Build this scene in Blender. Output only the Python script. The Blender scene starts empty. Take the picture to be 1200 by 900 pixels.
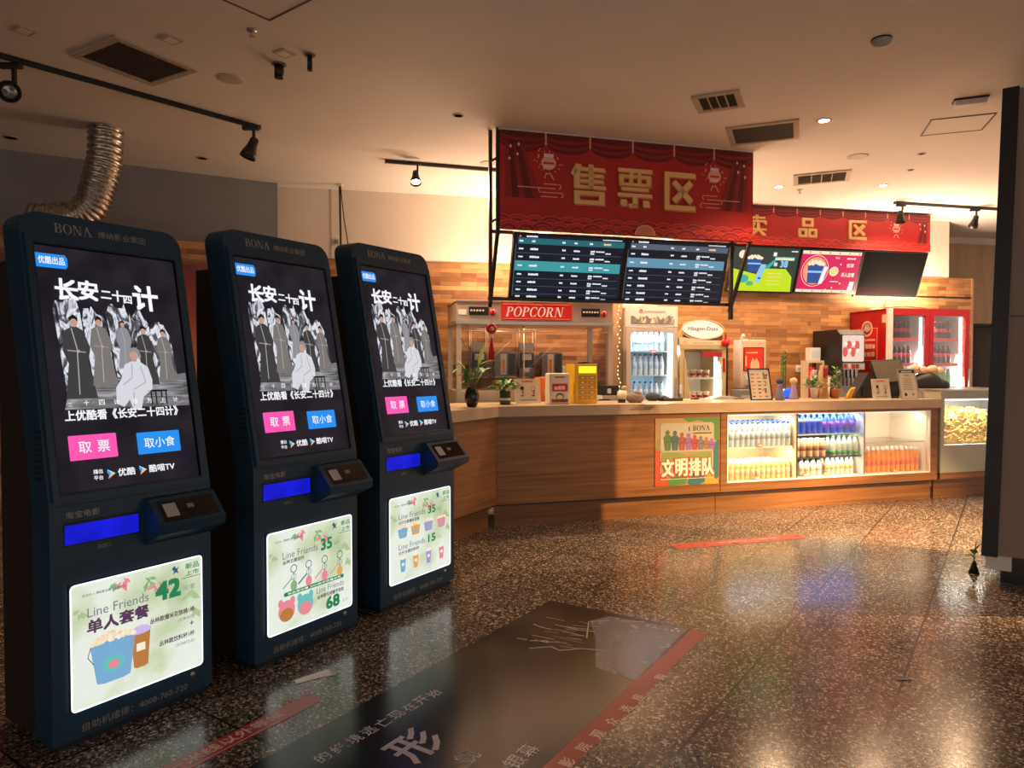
import bpy, bmesh, math, random
from mathutils import Vector, Matrix
random.seed(7)
C = bpy.context.scene.collection
R = math.radians
# ------------------------------------------------------------------ camera, world, exposure
FPX = 830.0; TH = math.atan(20/830.0); EYE = 1.42
cam = bpy.data.objects.new('camera', bpy.data.cameras.new('camera')); C.objects.link(cam)
cam.location = (0, 0, EYE); cam.rotation_euler = (math.pi/2-TH, 0, 0)
cam.data.sensor_width = 36; cam.data.lens = FPX/1200*36; cam.data.clip_end = 100
bpy.context.scene.camera = cam
sc = bpy.context.scene
sc.view_settings.view_transform = 'Standard'; sc.view_settings.look = 'None'
sc.view_settings.gamma = 1; sc.view_settings.exposure = 0.0
sc.view_settings.use_curve_mapping = False
w = bpy.data.worlds.new('world'); sc.world = w; w.use_nodes = True
w.node_tree.nodes['Background'].inputs[0].default_value = (1, .80, .69, 1)
w.node_tree.nodes['Background'].inputs[1].default_value = 0.9
CEIL = 3.38
WARM = (1, .62, .36)
def lamp(name, kind, loc, power, color=WARM, rot=(0, 0, 0), **kw):
    l = bpy.data.lights.new(name, kind); l.energy = power; l.color = color
    for k, v in kw.items(): setattr(l, k, v)
    o = bpy.data.objects.new(name, l); C.objects.link(o); o.location = loc; o.rotation_euler = rot
    return o
def aim(o, target):
    d = Vector(target)-Vector(o.location); o.rotation_euler = d.to_track_quat('-Z', 'Y').to_euler()
# recessed downlights (the two that glow in the photograph, and those of the service area behind the hanging sign)
lamp('lamp_downlight_front', 'SPOT', (2.48, 5.68, CEIL-.03), 260, spot_size=R(125), spot_blend=.9, shadow_soft_size=.05)
lamp('lamp_downlight_counter', 'SPOT', (4.0, 7.69, CEIL-.03), 150, color=(1, .66, .38), spot_size=R(150), spot_blend=.8, shadow_soft_size=.06)
# strong warm hall spotlight to the right, beyond the pillar; the pillar cuts its light along a line on the floor
HALL = (6.9, 3.85, 3.05)
for tgt, e in (((2.7, 5.7, -.5), 4200), ((4.1, 6.3, -1.0), 2900)):
    o_ = lamp('lamp_hall', 'SPOT', HALL, e, color=(1, .60, .28), spot_size=R(46), spot_blend=.6, shadow_soft_size=.03); aim(o_, tgt)
for i, (x, y, e) in enumerate([(0.35, 7.15, 170), (1.7, 7.45, 190), (2.9, 7.75, 190), (5.3, 8.3, 170)]):
    lamp('lamp_service', 'SPOT', (x, y, CEIL-.03), e, color=(1, .66, .38), spot_size=R(150), spot_blend=.8, shadow_soft_size=.06)
# ------------------------------------------------------------------ geometry helpers
def ray(px, py):
    z = (450-py)/FPX
    return (px-600)/FPX, math.cos(TH)+z*math.sin(TH), z*math.cos(TH)-math.sin(TH)
def at_z(px, py, z=0.0):
    x, y, k = ray(px, py); t = (z-EYE)/k
    return Vector((x*t, y*t, z))
class Frame:
    def __init__(s, ox, oy, deg): s.o = Vector((ox, oy, 0)); s.a = R(deg); s.M = Matrix.Translation(s.o) @ Matrix.Rotation(s.a, 4, 'Z')
    def w(s, x, y, z=0): return s.M @ Vector((x, y, z))
    def inv(s, v): return s.M.inverted() @ Vector(v)
    def hit(s, px, py, off=0.0):        # local x and height where the sight line meets the plane y = off
        r = Vector(ray(px, py)); n = Vector((-math.sin(s.a), math.cos(s.a), 0)); p = s.w(0, off)
        t = p.dot(n)/r.dot(n); q = Vector((0, 0, EYE))+r*t; l = s.inv(q)
        return l.x, l.z
CF = Frame(-.135, 6.173, 16.6)      # counter front
BF = Frame(0, 8.3, 12.4)            # back wall
SF = Frame(-.1, 5.84, 15.6)         # hanging sign
PF = Frame(-3.1, 6.8, 29.7)         # partition behind the machines
WF = Frame(0, 0, 0)
# ------------------------------------------------------------------ materials
MATS = {}
def newmat(name):
    m = bpy.data.materials.new(name); m.use_nodes = True
    return m, m.node_tree.nodes, m.node_tree.links, m.node_tree.nodes['Principled BSDF']
def mat(name, col, rough=.5, metal=0, emit=0, ecol=None, spec=.5, coat=0):
    if name in MATS: return name
    m, n, l, b = newmat(name); MATS[name] = m
    b.inputs['Base Color'].default_value = (*col, 1); b.inputs['Roughness'].default_value = rough
    b.inputs['Metallic'].default_value = metal; b.inputs['Specular IOR Level'].default_value = spec
    b.inputs['Coat Weight'].default_value = coat
    if emit:
        b.inputs['Emission Color'].default_value = (*(ecol or col), 1); b.inputs['Emission Strength'].default_value = emit
    elif rough > .15:
        t = n.new('ShaderNodeTexCoord'); x = n.new('ShaderNodeTexNoise'); x.inputs['Scale'].default_value = 9
        x.inputs['Detail'].default_value = 4
        k = n.new('ShaderNodeMapRange'); k.inputs['To Min'].default_value = max(.03, rough-.06); k.inputs['To Max'].default_value = min(1, rough+.08)
        l.new(t.outputs['Object'], x.inputs['Vector']); l.new(x.outputs['Fac'], k.inputs['Value']); l.new(k.outputs[0], b.inputs['Roughness'])
    return name
def em(name, col, s=1.0):
    return mat(name, (.008, .008, .008), rough=.25, emit=s, ecol=col, spec=.18)
def ramp(n, stops, interp='LINEAR'):
    r = n.new('ShaderNodeValToRGB'); e = r.color_ramp.elements; r.color_ramp.interpolation = interp
    while len(e) > 1: e.remove(e[0])
    e[0].position = stops[0][0]; e[0].color = (*stops[0][1], 1)
    for p, c in stops[1:]:
        q = e.new(p); q.color = (*c, 1)
    return r
def noise_mat(name, stops, scale=(1, 1, 1), nscale=5, detail=6, rough=.5, emit=0, dist=0, metal=0, bump=0, spec=.5):
    if name in MATS: return name
    m, n, l, b = newmat(name); MATS[name] = m
    t = n.new('ShaderNodeTexCoord'); mp = n.new('ShaderNodeMapping'); mp.inputs['Scale'].default_value = scale
    x = n.new('ShaderNodeTexNoise'); x.inputs['Scale'].default_value = nscale; x.inputs['Detail'].default_value = detail; x.inputs['Distortion'].default_value = dist
    r = ramp(n, stops)
    l.new(t.outputs['Object'], mp.inputs[0]); l.new(mp.outputs[0], x.inputs['Vector']); l.new(x.outputs['Fac'], r.inputs[0])
    if emit:
        b.inputs['Base Color'].default_value = (.008, .008, .008, 1); spec = .18
        l.new(r.outputs[0], b.inputs['Emission Color']); b.inputs['Emission Strength'].default_value = emit
    else: l.new(r.outputs[0], b.inputs['Base Color'])
    b.inputs['Roughness'].default_value = rough; b.inputs['Metallic'].default_value = metal; b.inputs['Specular IOR Level'].default_value = spec
    if bump:
        u = n.new('ShaderNodeBump'); u.inputs['Strength'].default_value = bump; u.inputs['Distance'].default_value = .01
        l.new(x.outputs['Fac'], u.inputs['Height']); l.new(u.outputs[0], b.inputs['Normal'])
    return name
def wood(name, c1, c2, rough=.4, scale=(.6, 6, 14)):
    return noise_mat(name, [(.3, c1), (.5, tuple((a+b)/2 for a, b in zip(c1, c2))), (.7, c2)], scale=scale, nscale=2.2, detail=8, dist=.6, rough=rough, bump=.05)
def glass(name, tint=(1, 1, 1), refl=.5, rough=.02):
    m, n, l, b = newmat(name); MATS[name] = m
    n.remove(b); o = n['Material Output']; tr = n.new('ShaderNodeBsdfTransparent'); g = n.new('ShaderNodeBsdfGlossy'); mx = n.new('ShaderNodeMixShader'); f = n.new('ShaderNodeFresnel')
    tr.inputs[0].default_value = (*tint, 1); g.inputs['Roughness'].default_value = rough
    k = n.new('ShaderNodeMath'); k.operation = 'MULTIPLY'; k.inputs[1].default_value = refl
    l.new(f.outputs[0], k.inputs[0]); l.new(k.outputs[0], mx.inputs[0]); l.new(tr.outputs[0], mx.inputs[1]); l.new(g.outputs[0], mx.inputs[2]); l.new(mx.outputs[0], o.inputs[0])
    return name
def terrazzo():
    m, n, l, b = newmat('terrazzo'); MATS['terrazzo'] = m
    t = n.new('ShaderNodeTexCoord')
    v = n.new('ShaderNodeTexVoronoi'); v.inputs['Scale'].default_value = 105
    v2 = n.new('ShaderNodeTexVoronoi'); v2.inputs['Scale'].default_value = 175
    ns = n.new('ShaderNodeTexNoise'); ns.inputs['Scale'].default_value = 1.1; ns.inputs['Detail'].default_value = 5
    for q in (v, v2, ns): l.new(t.outputs['Object'], q.inputs['Vector'])
    chips = ramp(n, [(0, (.024, .017, .013)), (.50, (.05, .036, .028)), (.64, (.15, .11, .08)), (.80, (.36, .28, .21)), (.92, (.68, .56, .45))], 'CONSTANT')
    sep = n.new('ShaderNodeSeparateColor'); l.new(v.outputs['Color'], sep.inputs[0]); l.new(sep.outputs[0], chips.inputs[0])
    sep2 = n.new('ShaderNodeSeparateColor'); l.new(v2.outputs['Color'], sep2.inputs[0])
    chips2 = ramp(n, [(0, (.035, .027, .022)), (.55, (.11, .085, .066)), (.85, (.40, .31, .23))], 'CONSTANT'); l.new(sep2.outputs[0], chips2.inputs[0])
    mx = n.new('ShaderNodeMix'); mx.data_type = 'RGBA'; mx.inputs[0].default_value = .4
    l.new(chips.outputs[0], mx.inputs[6]); l.new(chips2.outputs[0], mx.inputs[7])
    # tile joints on the 0.6 m grid, and a cross scuff pattern for the polish
    sx = n.new('ShaderNodeSeparateXYZ'); l.new(t.outputs['Object'], sx.inputs[0])
    def line(ax, off):
        a = n.new('ShaderNodeMath'); a.operation = 'ADD'; a.inputs[1].default_value = off; l.new(sx.outputs[ax], a.inputs[0])
        d = n.new('ShaderNodeMath'); d.operation = 'PINGPONG'; d.inputs[1].default_value = .3; l.new(a.outputs[0], d.inputs[0])
        c = n.new('ShaderNodeMath'); c.operation = 'LESS_THAN'; c.inputs[1].default_value = .005; l.new(d.outputs[0], c.inputs[0])
        return c
    la = line(0, .99+6); lb = line(1, -2.82+12)
    mxl = n.new('ShaderNodeMath'); mxl.operation = 'MAXIMUM'; l.new(la.outputs[0], mxl.inputs[0]); l.new(lb.outputs[0], mxl.inputs[1])
    fm = n.new('ShaderNodeMix'); fm.data_type = 'RGBA'; fm.inputs[7].default_value = (.012, .009, .008, 1)
    l.new(mxl.outputs[0], fm.inputs[0]); l.new(mx.outputs[2], fm.inputs[6]); l.new(fm.outputs[2], b.inputs['Base Color'])
    rr = n.new('ShaderNodeMapRange'); rr.inputs['To Min'].default_value = .11; rr.inputs['To Max'].default_value = .24
    l.new(ns.outputs['Fac'], rr.inputs['Value']); l.new(rr.outputs[0], b.inputs['Roughness'])
    b.inputs['Specular IOR Level'].default_value = .5
    bu = n.new('ShaderNodeBump'); bu.inputs['Strength'].default_value = .03; bu.inputs['Distance'].default_value = .002
    l.new(sep.outputs[1], bu.inputs['Height']); l.new(bu.outputs[0], b.inputs['Normal'])
terrazzo()
def strip_brick(name):
    m, n, l, b = newmat(name); MATS[name] = m
    t = n.new('ShaderNodeTexCoord'); s = n.new('ShaderNodeSeparateXYZ'); c = n.new('ShaderNodeCombineXYZ')
    l.new(t.outputs['Object'], s.inputs[0]); l.new(s.outputs[0], c.inputs[0]); l.new(s.outputs[2], c.inputs[1])
    def bt(bw, rh, off, c1, c2, fr=2):
        k = n.new('ShaderNodeTexBrick'); k.inputs['Scale'].default_value = 1; k.inputs['Brick Width'].default_value = bw; k.inputs['Row Height'].default_value = rh
        k.inputs['Mortar Size'].default_value = .0012; k.inputs['Mortar Smooth'].default_value = .3; k.offset = off; k.offset_frequency = fr
        k.inputs['Color1'].default_value = (*c1, 1); k.inputs['Color2'].default_value = (*c2, 1); k.inputs['Mortar'].default_value = (.10, .045, .02, 1)
        l.new(c.outputs[0], k.inputs['Vector']); return k
    k1 = bt(.30, .050, .37, (.16, .056, .017), (.60, .31, .12)); k2 = bt(.42, .050, .61, (.24, .09, .03), (.66, .35, .145), 3)
    ns = n.new('ShaderNodeTexNoise'); ns.inputs['Scale'].default_value = 2.5; ns.inputs['Detail'].default_value = 6
    mp = n.new('ShaderNodeMapping'); mp.inputs['Scale'].default_value = (2, 2, 22); l.new(t.outputs['Object'], mp.inputs[0]); l.new(mp.outputs[0], ns.inputs['Vector'])
    mx = n.new('ShaderNodeMix'); mx.data_type = 'RGBA'; mx.inputs[0].default_value = .42; l.new(k1.outputs[0], mx.inputs[6]); l.new(k2.outputs[0], mx.inputs[7])
    m2 = n.new('ShaderNodeMix'); m2.data_type = 'RGBA'; m2.blend_type = 'MULTIPLY'; m2.inputs[0].default_value = .55
    r = ramp(n, [(.3, (.55, .5, .45)), (.7, (1.15, 1.1, 1.05))]); l.new(ns.outputs['Fac'], r.inputs[0]); l.new(mx.outputs[2], m2.inputs[6]); l.new(r.outputs[0], m2.inputs[7])
    l.new(m2.outputs[2], b.inputs['Base Color']); b.inputs['Roughness'].default_value = .55
    bu = n.new('ShaderNodeBump'); bu.inputs['Strength'].default_value = .5; bu.inputs['Distance'].default_value = .02
    l.new(mx.outputs[2], bu.inputs['Height']); l.new(bu.outputs[0], b.inputs['Normal'])
    return name
strip_brick('strip_brick')
def gradient_z(name, stops, z0, z1, emit=0, nz=.15, nscale=6):
    m, n, l, b = newmat(name); MATS[name] = m
    t = n.new('ShaderNodeTexCoord'); s = n.new('ShaderNodeSeparateXYZ'); l.new(t.outputs['Object'], s.inputs[0])
    ns = n.new('ShaderNodeTexNoise'); ns.inputs['Scale'].default_value = nscale; ns.inputs['Detail'].default_value = 6; l.new(t.outputs['Object'], ns.inputs['Vector'])
    mr = n.new('ShaderNodeMapRange'); mr.inputs['From Min'].default_value = z0; mr.inputs['From Max'].default_value = z1; l.new(s.outputs[2], mr.inputs[0])
    a = n.new('ShaderNodeMath'); a.operation = 'MULTIPLY_ADD'; a.inputs[1].default_value = nz; l.new(ns.outputs['Fac'], a.inputs[0]); l.new(mr.outputs[0], a.inputs[2])
    sb = n.new('ShaderNodeMath'); sb.operation = 'SUBTRACT'; sb.inputs[1].default_value = nz/2; l.new(a.outputs[0], sb.inputs[0])
    r = ramp(n, stops); l.new(sb.outputs[0], r.inputs[0])
    if emit:
        b.inputs['Base Color'].default_value = (.02, .02, .02, 1); l.new(r.outputs[0], b.inputs['Emission Color']); b.inputs['Emission Strength'].default_value = emit
    else: l.new(r.outputs[0], b.inputs['Base Color'])
    b.inputs['Roughness'].default_value = .5
    return name
noise_mat('ceiling_paint', [(.3, (.80, .75, .71)), (.7, (.86, .81, .77))], nscale=.8, rough=.85)
noise_mat('cream_wall', [(.3, (.74, .66, .56)), (.7, (.80, .72, .61))], nscale=1.5, rough=.8)
noise_mat('grey_wall', [(.3, (.20, .205, .22)), (.7, (.24, .245, .26))], nscale=1.5, rough=.85)
noise_mat('dark_wall', [(.3, (.05, .04, .035)), (.7, (.08, .065, .055))], nscale=2, rough=.8)
wood('counter_wood', (.15, .060, .015), (.30, .130, .038), rough=.33, scale=(.5, 5, 16))
wood('counter_wood_light', (.33, .17, .085), (.50, .28, .14), rough=.4, scale=(.5, 5, 16))
wood('worktop', (.40, .29, .18), (.50, .37, .24), rough=.28, scale=(.8, 3, 3))
wood('tan_board', (.42, .27, .15), (.5, .33, .19), rough=.5, scale=(3, 3, .6))
mat('navy', (.006, .042, .085), rough=.42); mat('navy_dark', (.004, .014, .028), rough=.5)
mat('rear_box', (.022, .014, .010), rough=.6); mat('black', (.008, .008, .008), rough=.4); mat('black_gloss', (.004, .004, .004), rough=.12)
mat('black_metal', (.010, .009, .009), rough=.35); mat('steel', (.55, .52, .48), rough=.3, metal=.9); mat('aluminium', (.62, .60, .57), rough=.35, metal=1)
noise_mat('duct_foil', [(.35, (.30, .27, .24)), (.65, (.75, .70, .63))], nscale=40, rough=.32, metal=1)
mat('white', (.75, .73, .70), rough=.45); mat('white_gloss', (.8, .8, .78), rough=.25); mat('plastic_cream', (.66, .58, .46), rough=.45)
mat('red_paint', (.42, .008, .012), rough=.3); mat('red_bright', (.65, .02, .015), rough=.35); mat('grey', (.2, .2, .2), rough=.5); mat('grey_light', (.42, .41, .40), rough=.5)
mat('silver_text', (.34, .32, .29), rough=.4, metal=.3); mat('gold', (.80, .55, .24), rough=.35, metal=.2)
mat('vent_dark', (.10, .09, .08), rough=.6); mat('vent_frame', (.50, .42, .34), rough=.5)
glass('clear_glass', refl=.3); glass('bottle_clear', (.86, .93, .98), .8); glass('tint_glass', (.6, .72, .66), .6)
em('led_white', (1, .95, .85), 3.5); em('led_cool', (.75, .88, 1), 3.5); em('lamp_glow', (1, .78, .5), 30); em('blue_slot', (.005, .01, 1.0), 1.0)
noise_mat('lit_slot', [(.3, (.004, .006, .50)), (.7, (.01, .015, .95))], nscale=6, emit=.9)
# ------------------------------------------------------------------ mesh builder
class MB:
    def __init__(s): s.bm = bmesh.new(); s.ms = []; s.smooth = set()
    def mi(s, m):
        if m not in s.ms: s.ms.append(m)
        return s.ms.index(m)
    def face(s, pts, m, sm=False):
        vs = [s.bm.verts.new(p) for p in pts]
        try: f = s.bm.faces.new(vs)
        except ValueError: return
        f.material_index = s.mi(m); f.smooth = sm; return f
    def box(s, x0, x1, y0, y1, z0, z1, m, bev=0):
        r = bmesh.ops.create_cube(s.bm, size=1); vs = r['verts']
        for v in vs: v.co = Vector((x0+(v.co.x+.5)*(x1-x0), y0+(v.co.y+.5)*(y1-y0), z0+(v.co.z+.5)*(z1-z0)))
        fs = {f for v in vs for f in v.link_faces}
        for f in fs: f.material_index = s.mi(m)
        if bev:
            es = list({e for v in vs for e in v.link_edges})
            rb = bmesh.ops.bevel(s.bm, geom=es, offset=bev, segments=2, affect='EDGES', profile=.6)
            for f in rb['faces']: f.material_index = s.mi(m)
        return s
    def prism(s, pts, fn, a, b, m, sm=False):     # outline pts (u,v); fn(u,v,w) -> xyz; extruded from w=a to w=b
        A = [s.bm.verts.new(fn(u, v, a)) for u, v in pts]; B = [s.bm.verts.new(fn(u, v, b)) for u, v in pts]
        fs = [s.bm.faces.new(A[::-1]), s.bm.faces.new(B)]; n = len(pts)
        for i in range(n):
            f = s.bm.faces.new((A[i], A[(i+1) % n], B[(i+1) % n], B[i])); f.smooth = sm; fs.append(f)
        for f in fs: f.material_index = s.mi(m)
        return s
    def lathe(s, prof, m, c=(0, 0, 0), seg=16, M=None, sm=True):
        rings = []
        for r, z in prof:
            ring = []
            for i in range(seg):
                a = 2*math.pi*i/seg; p = Vector((r*math.cos(a), r*math.sin(a), z))
                if M: p = M @ p
                ring.append(s.bm.verts.new(p+Vector(c)))
            rings.append(ring)
        fs = []
        for A, B in zip(rings, rings[1:]):
            for i in range(seg): fs.append(s.bm.faces.new((A[i], A[(i+1) % seg], B[(i+1) % seg], B[i])))
        for f in fs: f.smooth = sm
        if prof[0][0] > 1e-5: fs.append(s.bm.faces.new(rings[0][::-1]))
        if prof[-1][0] > 1e-5: fs.append(s.bm.faces.new(rings[-1]))
        for f in fs: f.material_index = s.mi(m)
        return s
    def tube(s, pts, r, m, seg=8, sm=True):
        pts = [Vector(p) for p in pts]; rs = r if isinstance(r, (list, tuple)) else [r]*len(pts)
        rings = []; up = None
        for i, p in enumerate(pts):
            d = (pts[min(i+1, len(pts)-1)]-pts[max(i-1, 0)]).normalized()
            if up is None: up = Vector((0, 0, 1)) if abs(d.z) < .9 else Vector((1, 0, 0))
            a = d.cross(up).normalized(); b = a.cross(d).normalized(); up = b
            rings.append([s.bm.verts.new(p+(a*math.cos(2*math.pi*k/seg)+b*math.sin(2*math.pi*k/seg))*rs[i]) for k in range(seg)])
        fs = []
        for A, B in zip(rings, rings[1:]):
            for i in range(seg):
                f = s.bm.faces.new((A[i], A[(i+1) % seg], B[(i+1) % seg], B[i])); f.smooth = sm; fs.append(f)
        fs += [s.bm.faces.new(rings[0][::-1]), s.bm.faces.new(rings[-1])]
        for f in fs: f.material_index = s.mi(m)
        return s
    def bar(s, a, b, w, d, m):           # rectangular bar between two points
        a, b = Vector(a), Vector(b); z = (b-a).normalized(); x = z.cross(Vector((0, 1, 0)))
        if x.length < .1: x = z.cross(Vector((1, 0, 0)))
        x.normalize(); y = z.cross(x)
        V = [s.bm.verts.new(p+x*i*w/2+y*j*d/2) for p in (a, b) for i, j in ((-1, -1), (1, -1), (1, 1), (-1, 1))]
        for q in ((0, 1, 2, 3), (7, 6, 5, 4), (0, 4, 5, 1), (1, 5, 6, 2), (2, 6, 7, 3), (3, 7, 4, 0)):
            f = s.bm.faces.new([V[k] for k in q]); f.material_index = s.mi(m)
        return s
    def ball(s, c, r, m, sub=2, sc=(1, 1, 1), jit=0):
        g = bmesh.ops.create_icosphere(s.bm, subdivisions=sub, radius=1)
        for v in g['verts']:
            k = 1+random.uniform(-jit, jit)
            v.co = Vector((c[0]+v.co.x*r*sc[0]*k, c[1]+v.co.y*r*sc[1]*k, c[2]+v.co.z*r*sc[2]*k))
        for f in {f for v in g['verts'] for f in v.link_faces}: f.material_index = s.mi(m); f.smooth = True
        return s
    def build(s, name, parent=None, loc=None, rot=None, norm=True):
        if norm: bmesh.ops.recalc_face_normals(s.bm, faces=s.bm.faces[:])
        me = bpy.data.meshes.new(name); s.bm.to_mesh(me); s.bm.free()
        for m in s.ms: me.materials.append(MATS[m])
        o = bpy.data.objects.new(name, me); C.objects.link(o)
        if parent: o.parent = parent
        if loc is not None: o.location = loc
        if rot is not None: o.rotation_euler = rot
        return o
def tag(o, label, cat, group=None, kind=None):
    o['label'] = label; o['category'] = cat
    if group: o['group'] = group
    if kind: o['kind'] = kind
    return o
def thing(name, label, cat, F=WF, loc=(0, 0, 0), rz=0, group=None):
    o = bpy.data.objects.new(name, None); C.objects.link(o); o.empty_display_size = .1
    o.location = F.w(*loc); o.rotation_euler = (0, 0, F.a+rz)
    return tag(o, label, cat, group)
def place(o, F=WF, loc=(0, 0, 0), rz=0):
    o.location = F.w(*loc); o.rotation_euler = (0, 0, F.a+rz); return o
def struct(o, label=None):
    o['kind'] = 'structure'
    if label: o['label'] = label
    return o
def dup(root, loc, rz, label=None, group=None, scale=None):
    c = root.copy(); C.objects.link(c); c.location = loc; c.rotation_euler = (0, 0, rz)
    if label: c['label'] = label
    if group: c['group'] = group
    if scale: c.scale = (scale,)*3
    for ch in list(root.children):
        k = ch.copy(); C.objects.link(k); k.parent = c
        for g in list(ch.children):
            q = g.copy(); C.objects.link(q); q.parent = k
    return c
# ------------------------------------------------------------------ flat graphics
TXT = {}
def text_mesh(body, bold=0.0, shear=0.0, spacing=1.0):
    key = (body, bold, shear, spacing)
    if key in TXT: return TXT[key]
    c = bpy.data.curves.new('t', 'FONT'); c.body = body; c.size = 1; c.offset = bold; c.shear = shear; c.resolution_u = 2; c.space_character = spacing
    o = bpy.data.objects.new('t', c); C.objects.link(o)
    e = o.evaluated_get(bpy.context.evaluated_depsgraph_get()); m = e.to_mesh()
    V = [tuple(v.co) for v in m.vertices]; F_ = [tuple(p.vertices) for p in m.polygons]
    e.to_mesh_clear(); bpy.data.objects.remove(o); bpy.data.curves.remove(c)
    xs = [v[0] for v in V]; ys = [v[1] for v in V]
    TXT[key] = (V, F_, (min(xs), min(ys), max(xs), max(ys))); return TXT[key]
class CV(MB):
    """flat print: origin o, axes X (right) and Y (up); every layer a fraction of a millimetre above the last"""
    def __init__(s, o=(0, 0, 0), X=(1, 0, 0), Y=(0, 0, 1), step=.0005):
        super().__init__(); s.o = Vector(o); s.X = Vector(X).normalized(); s.Y = Vector(Y).normalized(); s.N = s.X.cross(s.Y); s.L = 1; s.step = step
    def P(s, x, y, L=None): return s.o+s.X*x+s.Y*y+s.N*((s.L if L is None else L)*s.step)
    def poly(s, pts, m, L=None):
        f = s.face([s.P(x, y, L) for x, y in pts], m)
        if f and f.normal.length == 0: f.normal_update()
        return f
    def rect(s, x0, y0, x1, y1, m, L=None, r=0):
        if r:
            pts = []
            for cx, cy, a in ((x1-r, y0+r, -90), (x1-r, y1-r, 0), (x0+r, y1-r, 90), (x0+r, y0+r, 180)):
                pts += [(cx+r*math.cos(R(a+t)), cy+r*math.sin(R(a+t))) for t in (0, 30, 60, 90)]
            return s.poly(pts, m, L)
        return s.poly([(x0, y0), (x1, y0), (x1, y1), (x0, y1)], m, L)
    def disc(s, cx, cy, rx, m, L=None, ry=None, seg=20):
        ry = rx if ry is None else ry
        return s.poly([(cx+rx*math.cos(2*math.pi*i/seg), cy+ry*math.sin(2*math.pi*i/seg)) for i in range(seg)], m, L)
    def ring(s, cx, cy, ro, ri, m, a0=0, a1=360, seg=20, L=None, yo=None, yi=None, sh=0):
        yo = ro if yo is None else yo; yi = ri if yi is None else yi
        for i in range(seg):
            a, b = R(a0+(a1-a0)*i/seg), R(a0+(a1-a0)*(i+1)/seg)
            q = [(cx+ro*math.cos(a), cy+yo*math.sin(a)), (cx+ro*math.cos(b), cy+yo*math.sin(b)), (cx+ri*math.cos(b), cy+yi*math.sin(b)), (cx+ri*math.cos(a), cy+yi*math.sin(a))]
            s.poly([(x+sh*y, y) for x, y in q], m, L)
    def line(s, pts, w, m, L=None):
        for (x0, y0), (x1, y1) in zip(pts, pts[1:]):
            d = math.hypot(x1-x0, y1-y0)
            if d < 1e-6: continue
            nx, ny = -(y1-y0)/d*w/2, (x1-x0)/d*w/2
            s.poly([(x0+nx, y0+ny), (x0-nx, y0-ny), (x1-nx, y1-ny), (x1+nx, y1+ny)], m, L)
    def text(s, body, x, y, h, m, bold=0, align='L', L=None, shear=0, wfit=None, rot=0, spacing=1.0):
        """cap/character height h, baseline at y; wfit stretches to a width"""
        V, Fs, (x0, y0, x1, y1) = text_mesh(body, 0, shear, spacing)
        k = h/max(.01, y1-y0); kx = k if wfit is None else wfit/max(.01, x1-x0); wd = (x1-x0)*kx
        ox = {'L': 0, 'C': -wd/2, 'R': -wd}[align]; c, q = math.cos(R(rot)), math.sin(R(rot)); i = s.mi(m)
        if bold: e = bold*k; offs = [(e, 0), (-e, 0), (0, e), (0, -e)] if bold < .02 else [(e, e), (e, -e), (-e, e), (-e, -e), (0, 0)]
        else: offs = [(0, 0)]
        for io, (ex, ey) in enumerate(offs):
            vs = []; Lo = (s.L if L is None else L)+.16*io
            for v in V:
                a = (v[0]-x0)*kx+ox+ex; b = (v[1]-y0)*k+ey
                vs.append(s.bm.verts.new(s.P(x+a*c-b*q, y+a*q+b*c, Lo)))
            for f in Fs:
                try: g = s.bm.faces.new([vs[t] for t in f]); g.material_index = i
                except ValueError: pass
        return wd
    def serif(s, word, x, y, h, m, sh=0.0, L=None, gap=.08, wide=1.0):
        """serif capitals drawn stroke by stroke"""
        def T(p): return [(x+(cx+a*wide)*h+sh*b*h, y+b*h) for a, b in p]
        def q(a0, b0, a1, b1): s.poly(T([(a0, b0), (a1, b0), (a1, b1), (a0, b1)]), m, L)
        def arc(c0, c1, ro, yo, ri, yi, a0, a1, seg=14):
            for i in range(seg):
                a, b = R(a0+(a1-a0)*i/seg), R(a0+(a1-a0)*(i+1)/seg)
                s.poly(T([(c0+ro*math.cos(a), c1+yo*math.sin(a)), (c0+ro*math.cos(b), c1+yo*math.sin(b)), (c0+ri*math.cos(b), c1+yi*math.sin(b)), (c0+ri*math.cos(a), c1+yi*math.sin(a))]), m, L)
        cx = 0
        for ch in word:
            if ch == 'O': arc(.42, .5, .42, .52, .24, .47, 0, 360, 24); wd = .84
            elif ch == 'C': arc(.42, .5, .42, .52, .24, .47, 48, 312, 20); q(.66, .70, .71, 1.0); q(.66, .0, .71, .28); wd = .74
            elif ch in 'PRB':
                q(0, 0, .32, .05); q(0, .95, .32, 1); q(.08, 0, .26, 1)
                arc(.36, .74, .30, .26, .13, .21, -90, 90, 10); q(.26, .95, .36, 1); q(.26, .48, .36, .53); wd = .68
                if ch == 'B': arc(.38, .26, .33, .26, .15, .21, -90, 90, 10); q(.26, .0, .38, .05); wd = .73
                if ch == 'R': s.poly(T([(.32, .5), (.5, .5), (.76, .04), (.56, .04)]), m, L); q(.56, 0, .84, .05); wd = .84
            elif ch == 'N': q(.1, 0, .16, 1); q(0, 0, .26, .05); q(0, .95, .28, 1); q(.72, 0, .78, 1); q(.62, .95, .88, 1); s.poly(T([(.08, 1), (.28, 1), (.78, 0), (.62, 0)]), m, L); wd = .88
            elif ch == 'V': s.poly(T([(.36, 1), (.44, .86), (.16, 0), (.10, 0)]), m, L); s.poly(T([(.32, 1), (.48, 1), (.84, 0), (.64, 0)]), m, L); q(0, 0, .26, .05); q(.54, 0, .92, .05); wd = .92   # barless A
            else: wd = .4
            cx += (wd+gap)*wide
        return cx*h
    def scribble(s, x, y, w, h, m, n=5, L=None):    # a run of small unreadable marks, as the photograph shows them
        for i in range(n):
            a = x+w*i/n; g = w/n*.88; hh = h*random.uniform(.75, 1)
            s.rect(a, y, a+g, y+hh, m, L)
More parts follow.
